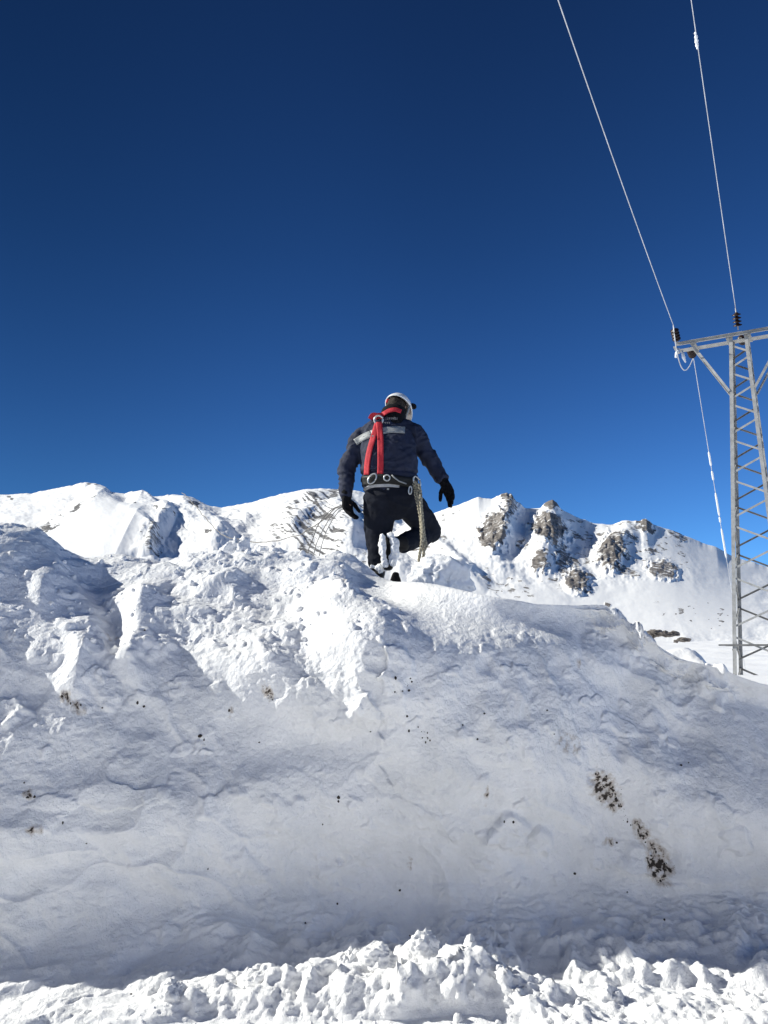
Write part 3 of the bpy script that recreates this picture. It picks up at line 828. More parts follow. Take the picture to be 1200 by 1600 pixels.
def grid_faces_wrap(m, n):
    f = []
    for i in range(m - 1):
        for k in range(n): f.append((i * n + k, i * n + (k + 1) % n, (i + 1) * n + (k + 1) % n, (i + 1) * n + k))
    return np.array(f, np.int32)

top = np.array(at(1155, 527, 24.0))
cA = np.array([0.872, -0.490, 0.0])             # along the cross-arm, towards the right
dA = np.array([0.490, 0.872, 0.0])              # along the line, away from the viewer
PX, PY = top[0], top[1]
ZT = top[2]
ZB = 0.7
def half(z): return 0.255 + (ZT - z) / 9.4 * 0.45
def corner(i, j, z, c=None): 
    h = half(z); return np.array([PX, PY, z]) + cA * h * i + dA * h * j
pyl = empty('pylon', (PX, PY, ZB))
bpy.context.view_layer.update()
def fix(o):      # parts are written in world space
    o.matrix_parent_inverse = Matrix.Translation((PX, PY, ZB)).inverted(); return o
tag(pyl, 'grey galvanised steel lattice pylon rising behind the right end of the snow bank', 'pylon')
for i in (-1, 1):
    for j in (-1, 1):
        b = MB(); b.angle(corner(i, j, ZB), corner(i, j, ZT + 0.02), 0.10, 0.012, -cA * i, -dA * j)
        fix(b.build('leg', M_GALV, pyl))
# zigzag bracing, panel by panel
lev = [ZT - 0.28]
step = 0.43
while lev[-1] > ZB + .4:
    lev.append(lev[-1] - step); step *= 1.055
nb = 0
for k in range(len(lev) - 1):
    z0, z1 = lev[k], lev[k + 1]
    z1b = z1 + (z0 - z1) * 0.28
    sgn = -1 if k % 2 == 0 else 1
    for face in range(4):
        ax, jx = (cA, dA) if face < 2 else (dA, cA)
        e = -1 if face % 2 == 0 else 1
        s = sgn if face % 2 == 0 else -sgn
        off = jx * e
        p0 = np.array([PX, PY, z0]) + ax * half(z0) * s + off * (half(z0) - .02)
        p1 = np.array([PX, PY, z1b]) - ax * half(z1b) * s + off * (half(z1b) - .02)
        b = MB(); b.box(p0, p1, 0.055, 0.010, np.cross(p1 - p0, off)); b.box(p0 - off * .026 + np.array([0, 0, .016]), p1 - off * .026 + np.array([0, 0, .016]), 0.010, 0.04, np.cross(p1 - p0, off))
        fix(b.build('brace', M_GALV if face in (0, 2) else M_GALV2, pyl))  # rear and right faces take the steel with shade in its colour
# level belt near the snow
zb = float(at(1140, 1008, PY)[2])
for e in (-1, 1):
    b = MB(); hb = half(zb) + .03
    b.box(np.array([PX, PY, zb]) - cA * (hb + .34) + dA * e * (hb), np.array([PX, PY, zb]) + cA * (hb + .34) + dA * e * hb, .05, .05, (0, 0, 1)); fix(b.build('guard_bar', M_GALV2, pyl))
    b = MB(); b.box(np.array([PX, PY, zb - .13]) - dA * (hb - .06) + cA * e * (hb - .03), np.array([PX, PY, zb - .13]) + dA * (hb - .06) + cA * e * (hb - .03), .05, .05, (0, 0, 1)); fix(b.build('guard_bar', M_GALV2, pyl))
# cross-arm: two channels, end plate, struts
LA = 1.78
ca = MB()
for e in (-1, 1):
    y_ = dA * e * (half(ZT) + .055)
    ca.box(np.array([PX, PY, ZT]) - cA * LA + y_, np.array([PX, PY, ZT]) + cA * LA + y_, .10, .012, (0, 0, 1))
    for q in (-1, 1):
        ca.box(np.array([PX, PY, ZT + .046 * q]) - cA * LA + y_ + dA * e * .029, np.array([PX, PY, ZT + .046 * q]) + cA * LA + y_ + dA * e * .029, .045, .009, dA)
for q in (-1.83, -1.25, -.3, .3, 1.25, 1.83):
    ca.box(np.array([PX, PY, ZT - .075]) + cA * q - dA * (half(ZT) + .07), np.array([PX, PY, ZT - .075]) + cA * q + dA * (half(ZT) + .07), .09, .04, cA)
fix(ca.build('crossarm', M_GALV, pyl))
for i in (-1, 1):
    for e in (-1, 1):
        zs = float(at(1140, 615, PY)[2])
        b = MB(); p0 = np.array([PX, PY, zs]) + cA * i * (half(zs) + .01) + dA * e * (half(zs) + .02); p1 = np.array([PX, PY, ZT - .06]) + cA * i * (LA - .42) + dA * e * (half(ZT) + .03)
        b.angle(p0, p1, .07, .01, np.array([0, 0, 1.0]), -dA * e)
        fix(b.build('strut', M_GALV, pyl))

# cables: the spans towards the viewer pass overhead
def span_dir(px, py, start):
    """horizontal run along -dA until the line of sight through the pixel: the point reached"""
    s, e = se(px, py)
    # start + (-dA)*k ; X/Y must equal s
    k = (start[0] - float(s) * start[1]) / (dA[0] - float(s) * dA[1])
    p = start - dA * k
    return np.array([p[0], p[1], 1.65 + float(e) * p[1]])
def string(start, direction, n=4, sz=1.0):
    """chain of discs with its fittings; returns the free end"""
    d = np.array(direction, float); d /= np.linalg.norm(d)
    e = start + d * (.10 + n * .105 + .14) * sz
    b = MB(); b.tube([start, e], .018)
    core = fix(b.build('insulator', M_GALV, pyl, True))
    for k in range(n):
        c = start + d * (.12 + k * .105) * sz
        q = MB(); q.tube([c, c + d * .012, c + d * .03, c + d * .055, c + d * .075, c + d * .10], [.03 * sz, .125 * sz, .128 * sz, .075 * sz, .05 * sz, .035 * sz], 14)
        o = q.build('disc', M_INS, core, True)
    return e
ends = {}
for nm, ci, zofs, near_px, pull in (('left', -LA + .04, 0.03, (872, 0), (1053, 506)), ('mid', 0.02, 0.10, (1080, 0), (1157, 490))):
    a0 = np.array([PX, PY, ZT + zofs]) + cA * ci - dA * (half(ZT) + .11)
    far = span_dir(near_px[0], near_px[1], a0)
    dirn = far - a0
    ends[nm] = (string(a0, dirn / np.linalg.norm(dirn) + np.array([0, 0, .42]), 4), far, dirn)
    a1 = np.array([PX, PY, ZT + zofs]) + cA * (ci + (.25 if nm == 'left' else 0)) + dA * (half(ZT) + .11)
    ends[nm + 'b'] = (string(a1, dA + np.array([0, 0, -.12 if nm == 'left' else .1]), 4), None, None)
a0 = np.array([PX, PY, ZT + .03]) + cA * (LA - .04) - dA * (half(ZT) + .11)
string(a0, -dA + np.array([0, 0, .3]), 4)
# jumper under the left arm end
j0, j1 = ends['left'][0], ends['leftb'][0]
jp = []
for t in np.linspace(0, 1, 14):
    p = j0 * (1 - t) + j1 * t; p = p + np.array([0, 0, -0.85]) * 4 * t * (1 - t) - cA * .10 * 4 * t * (1 - t); jp.append(p)
b = MB(); b.tube(jp, .016); fix(b.build('jumper', M_CABLE, pyl, True))
b = MB(); b.tube([np.array(at(1061, 545, 24.7)), np.array(at(1057, 552, 24.6)), np.array(at(1056, 558, 24.5))], [.03, .045, .035]); b.tube([np.array(at(1066, 548, 24.7)), np.array(at(1068, 558, 24.6)), np.array(at(1071, 566, 24.5))], [.03, .05, .02])
fix(b.build('clamp', M_FROST, pyl, True))

def cable(name, p0, p1, sag, extra, r, label, n=60):
    b = MB(); pts = []
    for t in np.linspace(0, extra, n):
        p = p0 + (p1 - p0) * t; p = p - np.array([0, 0, sag * 4 * t * (1 - t)]); pts.append(p)
    b.tube(pts, r, 6)
    o = b.build(name, M_CABLE, None, True)
    tag(o, label, 'cable')
    return pts
e, far, dr = ends['left']
p_left = cable('power_cable', e, far, .10, 1.5, 0.0105, 'pale power cable climbing from the outer insulator at the crossarm end, no snow on it')
e, far, dr = ends['mid']
p_mid = cable('power_cable', e, far, .06, 1.4, 0.0105, 'pale power cable from the insulator on top of the pylon, carrying one lump of snow')
# lump of snow on the middle cable
tgt = None
for q in np.linspace(0, 1.2, 2000):
    p = e + (far - e) * q - np.array([0, 0, .06 * 4 * q * (1 - q)])
    if proj(p)[1] < 64: tgt = (p, q); break
p, q = tgt
dn = (far - e) / np.linalg.norm(far - e)
ps = []
for k, (o_, s_) in enumerate(((-.13, .03), (-.07, .05), (0, .058), (.08, .052), (.15, .036))):
    v, f = chunk((s_, s_, s_ * 1.5), 1200 + k, 3, 8, .2); ps.append((v + p + dn * o_ * 1.25 - np.array([.012, 0, .01]), f))
v, f = join(ps)
tag(mesh_obj('snow_lump', v, f, M_FROST), 'white lump of snow clinging to the cable above the pylon top', 'snow lump')
# span going away down the valley behind the left leg
e = ends['leftb'][0]
q_, w_q = se(1136, 872)
kk = (e[0] - float(q_) * e[1]) / (float(q_) * dA[1] - dA[0])
low = e + dA * kk; low[2] = 1.65 + float(w_q) * low[1]
fr = e + (low - e) * 1.95
def away(t):
    p = e + (fr - e) * t; return p - np.array([0, 0, .25 * 4 * t * (1 - t)])
b = MB(); b.tube([away(t) for t in np.linspace(0, 1, 90)], 0.0105, 6)
cb = tag(b.build('power_cable', M_CABLE, None, True), 'thin cable running down and away behind the left leg, sleeved with ice in places', 'cable')
ts = np.linspace(0, 1, 4000); pys = np.array([proj(away(t))[1] for t in ts])
for y0, y1 in ((706, 728), (736, 750), (770, 806), (808, 816), (826, 872)):
    i0 = int(np.argmax(pys > y0)); i1 = int(np.argmax(pys > y1))
    if i1 <= i0: continue
    b = MB(); b.tube([away(t) for t in np.linspace(ts[i0], ts[i1], 12)], [.02] + [.034] * 10 + [.02], 6)
    b.build('ice_sleeve', M_FROST, cb, True)
# ------------------------------------------------------------------ the lineman on the bank
YM = 6.75                              # his distance
def Pm(px, py, dy=0.0): return np.array(at(px, py, YM + dy))
PXM = 0.00527                          # metres per photograph pixel at that distance

def loft(centers, radii, side=(1, 0, 0), n=20, power=2.0, cap=True):
    """closed skin through cross-sections; radii = (half width along side, half depth)"""
    C = [np.array(c, float) for c in centers]
    side = np.array(side, float)
    vs = []
    for i, c in enumerate(C):
        t = C[min(i + 1, len(C) - 1)] - C[max(i - 1, 0)]; t /= np.linalg.norm(t)
        s = side - t * side.dot(t); s /= np.linalg.norm(s); q = np.cross(t, s)
        rx, ry = radii[i] if hasattr(radii[i], '__len__') else (radii[i], radii[i])
        for k in range(n):
            a = 2 * np.pi * k / n; ca_, sa_ = np.cos(a), np.sin(a)
            e = 2.0 / power
            vs.append(c + s * rx * np.sign(ca_) * abs(ca_) ** e + q * ry * np.sign(sa_) * abs(sa_) ** e)
    f = [tuple(int(x) for x in q) for q in grid_faces_wrap(len(C), n)]
    m = len(vs); vs.append(C[0]); vs.append(C[-1])
    for k in range(n):
        f.append((m, (k + 1) % n, k)); b0 = (len(C) - 1) * n; f.append((m + 1, b0 + k, b0 + (k + 1) % n))
    return np.array(vs), f

def resample(centers, radii, m):
    C = np.array(centers, float); Rr = np.array([r if hasattr(r, '__len__') else (r, r) for r in radii], float)
    L = np.concatenate([[0], np.cumsum(np.linalg.norm(np.diff(C, axis=0), axis=1))])
    t = np.linspace(0, L[-1], m)
    return [np.array([smooth_interp(np.array([q]), L, C[:, k])[0] for k in range(3)]) for q in t], [(float(smooth_interp(np.array([q]), L, Rr[:, 0])[0]), float(smooth_interp(np.array([q]), L, Rr[:, 1])[0])) for q in t]

def limb(centers, radii, side=(1, 0, 0), m=14, n=18, power=2.0):
    c, r = resample(centers, radii, m)
    # round the two ends off
    t0 = c[0] - c[1]; t0 /= np.linalg.norm(t0); t1 = c[-1] - c[-2]; t1 /= np.linalg.norm(t1)
    r0, r1 = min(r[0]), min(r[-1])
    c = [c[0] + t0 * r0 * .55, c[0] + t0 * r0 * .3] + c + [c[-1] + t1 * r1 * .3, c[-1] + t1 * r1 * .55]
    r = [(r[0][0] * .5, r[0][1] * .5), (r[0][0] * .85, r[0][1] * .85)] + r + [(r[-1][0] * .85, r[-1][1] * .85), (r[-1][0] * .5, r[-1][1] * .5)]
    return loft(c, r, side, n, power)

def fuse(shapes, voxel=0.009, smooth=4):
    """one continuous skin from overlapping closed shapes"""
    vs, fs, o = [], [], 0
    for v, f in shapes:
        vs.append(v); fs += [tuple(x + o for x in q) for q in f]; o += len(v)
    me = bpy.data.meshes.new('tmp'); me.from_pydata([tuple(p) for p in np.concatenate(vs)], [], fs); me.update()
    ob = bpy.data.objects.new('tmp', me); COL.objects.link(ob)
    bm = bmesh.new(); bm.from_mesh(me); bmesh.ops.recalc_face_normals(bm, faces=bm.faces); bm.to_mesh(me); bm.free()
    md = ob.modifiers.new('r', 'REMESH'); md.mode = 'VOXEL'; md.voxel_size = voxel; md.use_smooth_shade = True
    ms = ob.modifiers.new('s', 'SMOOTH'); ms.iterations = smooth; ms.factor = 0.5
    dg = bpy.context.evaluated_depsgraph_get()
    me2 = bpy.data.meshes.new_from_object(ob.evaluated_get(dg))
    bpy.data.objects.remove(ob); bpy.data.meshes.remove(me)
    return me2

def vcoords(me):
    a = np.empty(len(me.vertices) * 3, np.float32); me.vertices.foreach_get('co', a); return a.reshape(-1, 3).astype(float)
def vnormals(me):
    a = np.empty(len(me.vertices) * 3, np.float32); me.vertex_normals.foreach_get('vector', a); return a.reshape(-1, 3).astype(float)
def displace(me, fn):
    p = vcoords(me); nrm = vnormals(me)
    p = p + nrm * fn(p)[:, None]
    me.vertices.foreach_set('co', p.astype(np.float32).ravel()); me.update()

def folds(p, d, freq, seed, amp, aspect=3.5):
    """cloth folds running across the direction d"""
    d = np.array(d, float); d /= np.linalg.norm(d)
    al = p @ d; pe = p - al[:, None] * d
    q = pe * freq / aspect + d * (al * freq + noise3(p * 9 + seed, seed) * .9)[:, None]
    r = 1 - np.abs(noise3(q + seed * 3.1, seed + 1))
    return (r ** 2.2 - .4) * amp + fbm3(p * 26, 2, seed + 4) * amp * .25

root_p = Pm(600, 900, 0)
def part(name, me, mat, parent, smooth=True):
    me.name = name
    me.polygons.foreach_set('use_smooth', np.full(len(me.polygons), smooth, bool))
    me.materials.clear(); me.materials.append(mat)
    o = bpy.data.objects.new(name, me); COL.objects.link(o)
    if parent: o.parent = parent
    return o

M_SKIN = flat_mat('skin', (0.42, 0.25, 0.18), rough=.5, var=.1)
M_JACK = flat_mat('navy work jacket cloth', (0.020, 0.025, 0.050), rough=.75, var=.25, scale=18, bump=.5, bscale=300, spec=.25)
M_TROU = flat_mat('navy trouser cloth', (0.011, 0.013, 0.021), rough=.85, var=.25, scale=14, bump=.5, bscale=300, spec=.15)
M_BLACK = flat_mat('black knit', (0.008, 0.008, 0.010), rough=.9, var=.3, scale=40, bump=.4, bscale=400, spec=.15)
M_LEATH = flat_mat('black belt webbing', (0.012, 0.012, 0.012), rough=.6, var=.3, scale=30)
M_RED = flat_mat('red webbing', (0.52, 0.028, 0.042), rough=.7, var=.15, scale=60, bump=.3, bscale=500)
M_TAPE = flat_mat('grey reflective tape', (0.30, 0.31, 0.31), rough=.5, var=.12, scale=50)
M_STEEL = flat_mat('bright steel', (0.62, 0.62, 0.60), rough=.35, metal=.6, var=.15, scale=40)
M_WHITE = flat_mat('white helmet shell', (0.80, 0.80, 0.79), rough=.3, var=.04, scale=8, spec=.5)
M_HAIR = flat_mat('brown hair', (0.030, 0.022, 0.017), rough=.8, var=.4, scale=60, bump=.7, bscale=200)
M_RUB = flat_mat('black boot rubber', (0.014, 0.013, 0.013), rough=.7, var=.3, scale=30, bump=.4)
M_ROPE = flat_mat('braided olive and white rope', (0.30, 0.27, 0.20), rough=.9, var=.75, scale=75, bump=.8, bscale=220)
M_CORD = flat_mat('grey hand line', (0.23, 0.215, 0.20), rough=.9, var=.5, scale=60)
M_GREY = flat_mat('grey fleece hem', (0.42, 0.42, 0.43), rough=.9, var=.2, scale=30)

# --- joints (lines of sight of the photograph at his distance, dy = further away)
sh_l, el_l, wr_l = Pm(563, 690, .06), Pm(541, 736, .03), Pm(541, 774, -.02)
sh_r, el_r, wr_r = Pm(647, 680, .08), Pm(673, 720, .10), Pm(693, 752, .06)
hip_l, kn_l, an_l, ft_l = Pm(593, 783, 0), Pm(590, 838, .02), Pm(590, 882, .0), Pm(590, 908, .02)
hip_r, kn_r, an_r = Pm(632, 783, 0.0), Pm(674, 830, .26), Pm(627, 850, -.02)
neck, hd = Pm(614, 655, .10), Pm(621, 640, .18)
f_ = np.array([.42, .66, -.62]); f_ /= np.linalg.norm(f_)
u_ = np.array([.28, .60, .75]); u_ -= f_ * u_.dot(f_); u_ /= np.linalg.norm(u_)
r_ = np.cross(f_, u_)

# --- body: one continuous skin
def hand_shapes(wrist, d, s, n, curl, k=1.0, th=1):
    """palm, four bent fingers and a thumb; d = towards the fingertips, s = towards the thumb, n = out of the palm"""
    d, s, n = [np.array(x, float) / np.linalg.norm(x) for x in (d, s, n)]
    sh = [limb([wrist, wrist + d * .035 * k, wrist + d * .085 * k], [(.030 * k, .022 * k), (.040 * k, .020 * k), (.043 * k, .017 * k)], s, 8, 14, 2.6)]
    for i, (off, ln_) in enumerate(((.030, .072), (.011, .080), (-.010, .075), (-.030, .060))):
        p = wrist + d * (.088 - .004 * abs(i - 1)) * k + s * off * k
        pts = [p - d * .02 * k, p]; a = curl * .35
        for j, q in enumerate((.44, .31, .25)):
            a2 = a + curl * (.15 + .38 * j) + .05 * i
            p = p + (d * np.cos(a2) + n * np.sin(a2)) * ln_ * q * k; pts.append(p)
        sh.append(limb(pts, [.0115 * k, .0115 * k, .0108 * k, .010 * k, .0085 * k], s, 11, 10))
    p = wrist + d * .030 * k + s * .030 * k
    q1 = p + (s * .75 + d * .6 + n * .25) * .036 * k; q2 = q1 + (d * .85 + n * .45 + s * .15) * .032 * k; q3 = q2 + (d * .8 + n * .6 - s * .1) * .024 * k
    sh.append(limb([p - s * .01 * k, q1, q2, q3], [.015 * k, .013 * k, .0115 * k, .0095 * k], n, 10, 10))
    return sh
dl = np.array([.12, -.05, -1.0]); nl = np.array([.80, -.58, .1]); slh = np.array([.58, .80, .03])
dr_ = np.array([.42, -.12, -.95]); nr = np.array([-.75, -.58, -.25]); srh = np.array([-.5, .82, -.25])

body = []
body.append(limb([Pm(611, 790, 0), Pm(610, 765, 0), Pm(609, 735, .0), Pm(607, 705, .03), Pm(607, 682, .06), Pm(610, 665, .09)], [(.18, .12), (.18, .12), (.17, .11), (.19, .12), (.19, .11), (.09, .08)], m=16, power=2.3))
body.append(limb([Pm(610, 668, .09), neck, hd - u_ * .05], [.062, .058, .058], m=8))
for a, b, c in ((sh_l, el_l, wr_l), (sh_r, el_r, wr_r)):
    body.append(limb([a, (a + b) / 2, b, (b + c) / 2, c], [.058, .05, .043, .04, .03]))
body += hand_shapes(wr_l, dl, slh, nl, .8, .62) + hand_shapes(wr_r, dr_, srh, nr, .35, .62)
body.append(limb([hip_l, (hip_l + kn_l) / 2, kn_l, (kn_l + an_l) / 2, an_l], [.088, .076, .058, .054, .042]))
body.append(limb([hip_r, (hip_r + kn_r) / 2, kn_r, (kn_r + an_r) / 2, an_r], [.088, .076, .058, .054, .042]))
body.append(limb([an_l, an_l + np.array([.0, .03, -.07]), an_l + np.array([0.0, .18, -.10])], [.042, .042, .03]))
body.append(limb([an_r, an_r + np.array([-.06, .0, -.03]), an_r + np.array([-.10, .04, -.16])], [.04, .04, .03]))
# head: skull, jaw, nose, brow, lips, ears
body.append(limb([hd - u_ * .085 + f_ * .035, hd - u_ * .05 + f_ * .02, hd + f_ * .005, hd + u_ * .05, hd + u_ * .09], [(.048, .06), (.064, .085), (.074, .095), (.073, .093), (.05, .065)], r_, 12, 22, 2.2))
body.append(limb([hd + f_ * .092 + u_ * .015, hd + f_ * .112 - u_ * .015, hd + f_ * .098 - u_ * .028], [.009, .014, .012], r_, 8, 10))
body.append(limb([hd + f_ * .085 - u_ * .05 - r_ * .022, hd + f_ * .093 - u_ * .05, hd + f_ * .085 - u_ * .05 + r_ * .022], [.007, .010, .007], u_, 8, 10))
for e in (-1, 1):
    body.append(limb([hd + f_ * .078 + u_ * .028 + r_ * e * .012, hd + f_ * .088 + u_ * .030 + r_ * e * .03, hd + f_ * .072 + u_ * .024 + r_ * e * .05], [.007, .009, .007], u_, 8, 8))
    body.append(limb([hd + f_ * .082 + u_ * .010 + r_ * e * .022, hd + f_ * .082 + u_ * .010 + r_ * e * .040], [.009, .009], u_, 6, 8))
    body.append(limb([hd + r_ * e * .076 + u_ * .02 - f_ * .005, hd + r_ * e * .084 - f_ * .012, hd + r_ * e * .076 - u_ * .03 - f_ * .002], [(.008, .016), (.008, .02), (.007, .011)], r_, 8, 10))
person = part('person', fuse(body, .0075, 3), M_SKIN, None)
tag(person, 'worker in navy clothes, red harness and white helmet climbing over the snow bank', 'person')

# --- jacket
J = []
J.append(limb([Pm(610, 764, 0), Pm(609, 748, -.01), Pm(608, 728, -.01), Pm(606, 706, .01), Pm(605, 688, .04), Pm(607, 674, .07), Pm(610, 662, .09)],
              [(.222, .165), (.232, .172), (.236, .175), (.232, .170), (.222, .152), (.185, .125), (.125, .10)], m=22, n=26, power=2.5))
J.append(limb([Pm(590, 671, .06), sh_l + np.array([.0, 0, .015]), (sh_l * .6 + el_l * .4), el_l, (el_l + wr_l) / 2, wr_l + np.array([0, 0, .0])], [.075, .086, .080, .070, .062, .050], m=20))
J.append(limb([Pm(622, 667, .07), sh_r + np.array([0, 0, .012]), (sh_r * .6 + el_r * .4), el_r, (el_r + wr_r) / 2, wr_r], [.075, .086, .080, .070, .060, .050], m=20))
jm = fuse(J, .008, 5)
def jac(p):
    a = folds(p, (0.25, 0, 1), 11, 21, .024) + folds(p, (-.6, 0, 1), 17, 23, .010)
    ml = sstep(.03, .0, p[:, 0] - (sh_l[0] - .02)); mr = sstep(.0, .03, p[:, 0] - (sh_r[0] + .01))
    arm = folds(p, np.array(wr_l) - sh_l, 22, 25, .017) * ml + folds(p, np.array(wr_r) - sh_r, 22, 27, .017) * mr
    hem = np.exp(-((p[:, 2] - Pm(610, 742)[2]) / .012) ** 2) * -.016 * (1 - ml) * (1 - mr)
    return a * (1 - ml) * (1 - mr) * .8 + arm + hem
displace(jm, jac)
jacket = part('jacket', jm, M_JACK, person)
cl = fuse([limb([Pm(611, 668, .085), Pm(613, 656, .10), Pm(616, 646, .125)], [(.145, .115), (.118, .105), (.105, .1)], m=8, n=24)], .007, 3)
displace(cl, lambda p: folds(p, (1, 0, .4), 20, 41, .008))
part('collar', cl, M_BLACK, jacket)

# --- trousers
T_ = []
T_.append(limb([Pm(610, 755, 0), Pm(611, 768, 0), Pm(612, 782, -.015), Pm(612, 797, .0)], [(.205, .145), (.220, .160), (.226, .170), (.16, .13)], m=12, n=26, power=2.4))
T_.append(limb([hip_l + np.array([0, 0, .02]), hip_l * .55 + kn_l * .45, kn_l + np.array([0, .01, 0]), kn_l * .4 + an_l * .6, an_l], [.130, .126, .104, .084, .072], m=22))
T_.append(limb([hip_r + np.array([0, 0, .02]), hip_r * .5 + kn_r * .5, kn_r], [.128, .120, .090], m=16))
T_.append(limb([kn_r + np.array([.0, .01, .0]), kn_r * .5 + an_r * .5, an_r + np.array([.01, 0, 0])], [.092, .088, .074], m=14))
tm = fuse(T_, .008, 5)
displace(tm, lambda p: folds(p, (.2, .1, 1), 15, 51, .012) + folds(p, (1, .3, .6), 11, 57, .007))
trousers = part('trousers', tm, M_TROU, person)

# --- gloves
for w, d, s, n, cu, el_ in ((wr_l, dl, slh, nl, .8, el_l), (wr_r, dr_, srh, nr, .35, el_r)):
    sh = hand_shapes(w + np.array(d) * .0, d, s, n, cu, 1.42)
    sh.append(limb([w * .75 + el_ * .25, w, w + np.array(d) / np.linalg.norm(d) * .03], [.052, .046, .040], m=6))
    gm = fuse(sh, .0045, 2)
    displace(gm, lambda p: fbm3(p * 40, 3, 61) * .0025)
    part('glove', gm, M_BLACK, person)

# --- boots
bm_l = fuse([limb([an_l + np.array([0, 0, .05]), an_l, an_l + np.array([0, .0, -.09])], [.068, .066, .06], m=8), limb([an_l + np.array([0, -.06, -.10]), an_l + np.array([0, .05, -.10]), an_l + np.array([0, .20, -.12])], [(.05, .045), (.055, .05), (.048, .035)], m=10)], .008, 3)
part('boot', bm_l, M_RUB, person)
sb_ = fuse([limb([an_l + np.array([-.05, -.06, -.02]), an_l + np.array([.02, -.075, -.04]), an_l + np.array([.07, -.03, -.03])], [.018, .024, .02], (0, 0, 1), 10, 12), limb([an_l + np.array([.03, -.065, .0]), an_l + np.array([.03, -.07, -.06])], [.014, .022], m=6)], .007, 2)
displace(sb_, lambda p: fbm3(p * 25, 4, 75) * .02)
part('packed_snow', sb_, M_CLOD, bpy.data.objects['boot'])
# the raised boot: sole turned to the viewer, toe hanging down
heel, toe = Pm(608, 843, -.10), Pm(606, 886, -.12)
sole_n = np.array([-.08, -1.0, -.10])
br = fuse([limb([an_r + np.array([.03, 0, .0]), an_r + np.array([-.04, -.02, 0]), heel + np.array([.02, .06, -.02])], [.066, .064, .058], m=8),
           limb([heel + np.array([0, .055, .02]), (heel + toe) / 2 + np.array([0, .06, 0]), toe + np.array([0, .05, 0])], [(.046, .055), (.050, .058), (.042, .038)], (1, 0, 0), m=12, power=2.6)], .007, 3)
boot = part('boot', br, M_RUB, person)
# snow packed on the sole: two strips with the dark shank between them
for k, (pts, rr) in enumerate((([Pm(598, 836, -.125), Pm(597, 850, -.135), Pm(599, 866, -.14), Pm(603, 884, -.14)], [.022, .030, .030, .026]), ([Pm(609, 834, -.125), Pm(615, 846, -.135), Pm(617, 862, -.14), Pm(614, 880, -.14)], [.020, .032, .036, .034]))):
    sm = fuse([limb(pts, rr, m=12)], .007, 2)
    displace(sm, lambda p: fbm3(p * 28 + k, 4, 71 + k) * .013)
    part('packed_snow', sm, M_CLOD, boot)

# --- helmet, hair, strap
ha = u_ * .97 - f_ * .02 + r_ * .10; ha /= np.linalg.norm(ha); hf = f_ - ha * f_.dot(ha); hf /= np.linalg.norm(hf); hr = np.cross(hf, ha)
hv, hfac = [], []
NL, NA_ = 14, 40
def helm(r, a0, inner=False):
    pass
rings_ = []
for lay in (0, 1):
    for i in range(NL):
        th = math.pi / 2 * (i / (NL - 1)) * 1.02
        rr = math.sin(th); zz = math.cos(th)
        for k in range(NA_):
            a = 2 * math.pi * k / NA_
            q = 1.0 - .035 * lay
            flare = 1 + .05 * max(0, rr - .93) / .07
            peak = max(0, math.cos(a)) ** 2 * max(0, rr - .96) / .04 * .05
            ridge = 1 + .018 * math.exp(-(math.sin(a) / .22) ** 2) * (rr < .97)
            hv.append(hd + ha * .030 + (hf * math.cos(a) * (.132 * rr * flare + peak) + hr * math.sin(a) * .113 * rr * flare) * q + ha * .118 * zz * q * ridge)
def gi(l, i, k): return l * NL * NA_ + i * NA_ + k % NA_
for l in (0, 1):
    for i in range(NL - 1):
        for k in range(NA_): hfac.append((gi(l, i, k), gi(l, i + 1, k), gi(l, i + 1, k + 1), gi(l, i, k + 1)))
for k in range(NA_): hfac.append((gi(0, NL - 1, k), gi(1, NL - 1, k), gi(1, NL - 1, k + 1), gi(0, NL - 1, k + 1)))
helmet = mesh_obj('helmet', hv, hfac, M_WHITE, person)
def rel(a, b, c): return hd + hr * a + hf * b + ha * (c + .03)
lm = fuse([limb([rel(.098, .03, .045), rel(.118, .045, .04), rel(.126, .05, .035)], [.022, .026, .022], ha, 8, 12)], .005, 2)
part('headlamp', lm, M_BLACK, helmet)
b = MB(); b.tube([rel(.114, .0, .0), rel(.098, .03, -.06), rel(.06, .075, -.115)], [.008, .008, .008], 8); b.build('chin_strap', M_TAPE, helmet, True)
b = MB(); b.tube([rel(.07, .07, -.105), rel(.05, .082, -.125)], [.014, .012], 8); b.build('chin_buckle', M_RED, helmet, True)
b = MB(); b.tube([rel(-.050, -.098, -.030), rel(-.035, -.112, -.034)], [.018, .016], 10); b.build('fit_knob', M_RED, helmet, True)
hm = fuse([limb([hd - u_ * .03 - f_ * .012, hd + u_ * .03 - f_ * .012, hd + u_ * .07], [(.086, .100), (.088, .102), (.06, .07)], r_, 10, 20)], .007, 2)
displace(hm, lambda p: fbm3(p * 45, 3, 81) * .004 )
part('hair', hm, M_HAIR, person)
sc_ = fuse([limb([Pm(614, 660, .10), hd - u_ * .085, hd - u_ * .03], [(.095, .09), (.090, .10), (.086, .104)], r_, 10, 22)], .007, 3)
displace(sc_, lambda p: folds(p, (0, .2, 1), 26, 83, .007))
part('neck_warmer', sc_, M_BLACK, person)

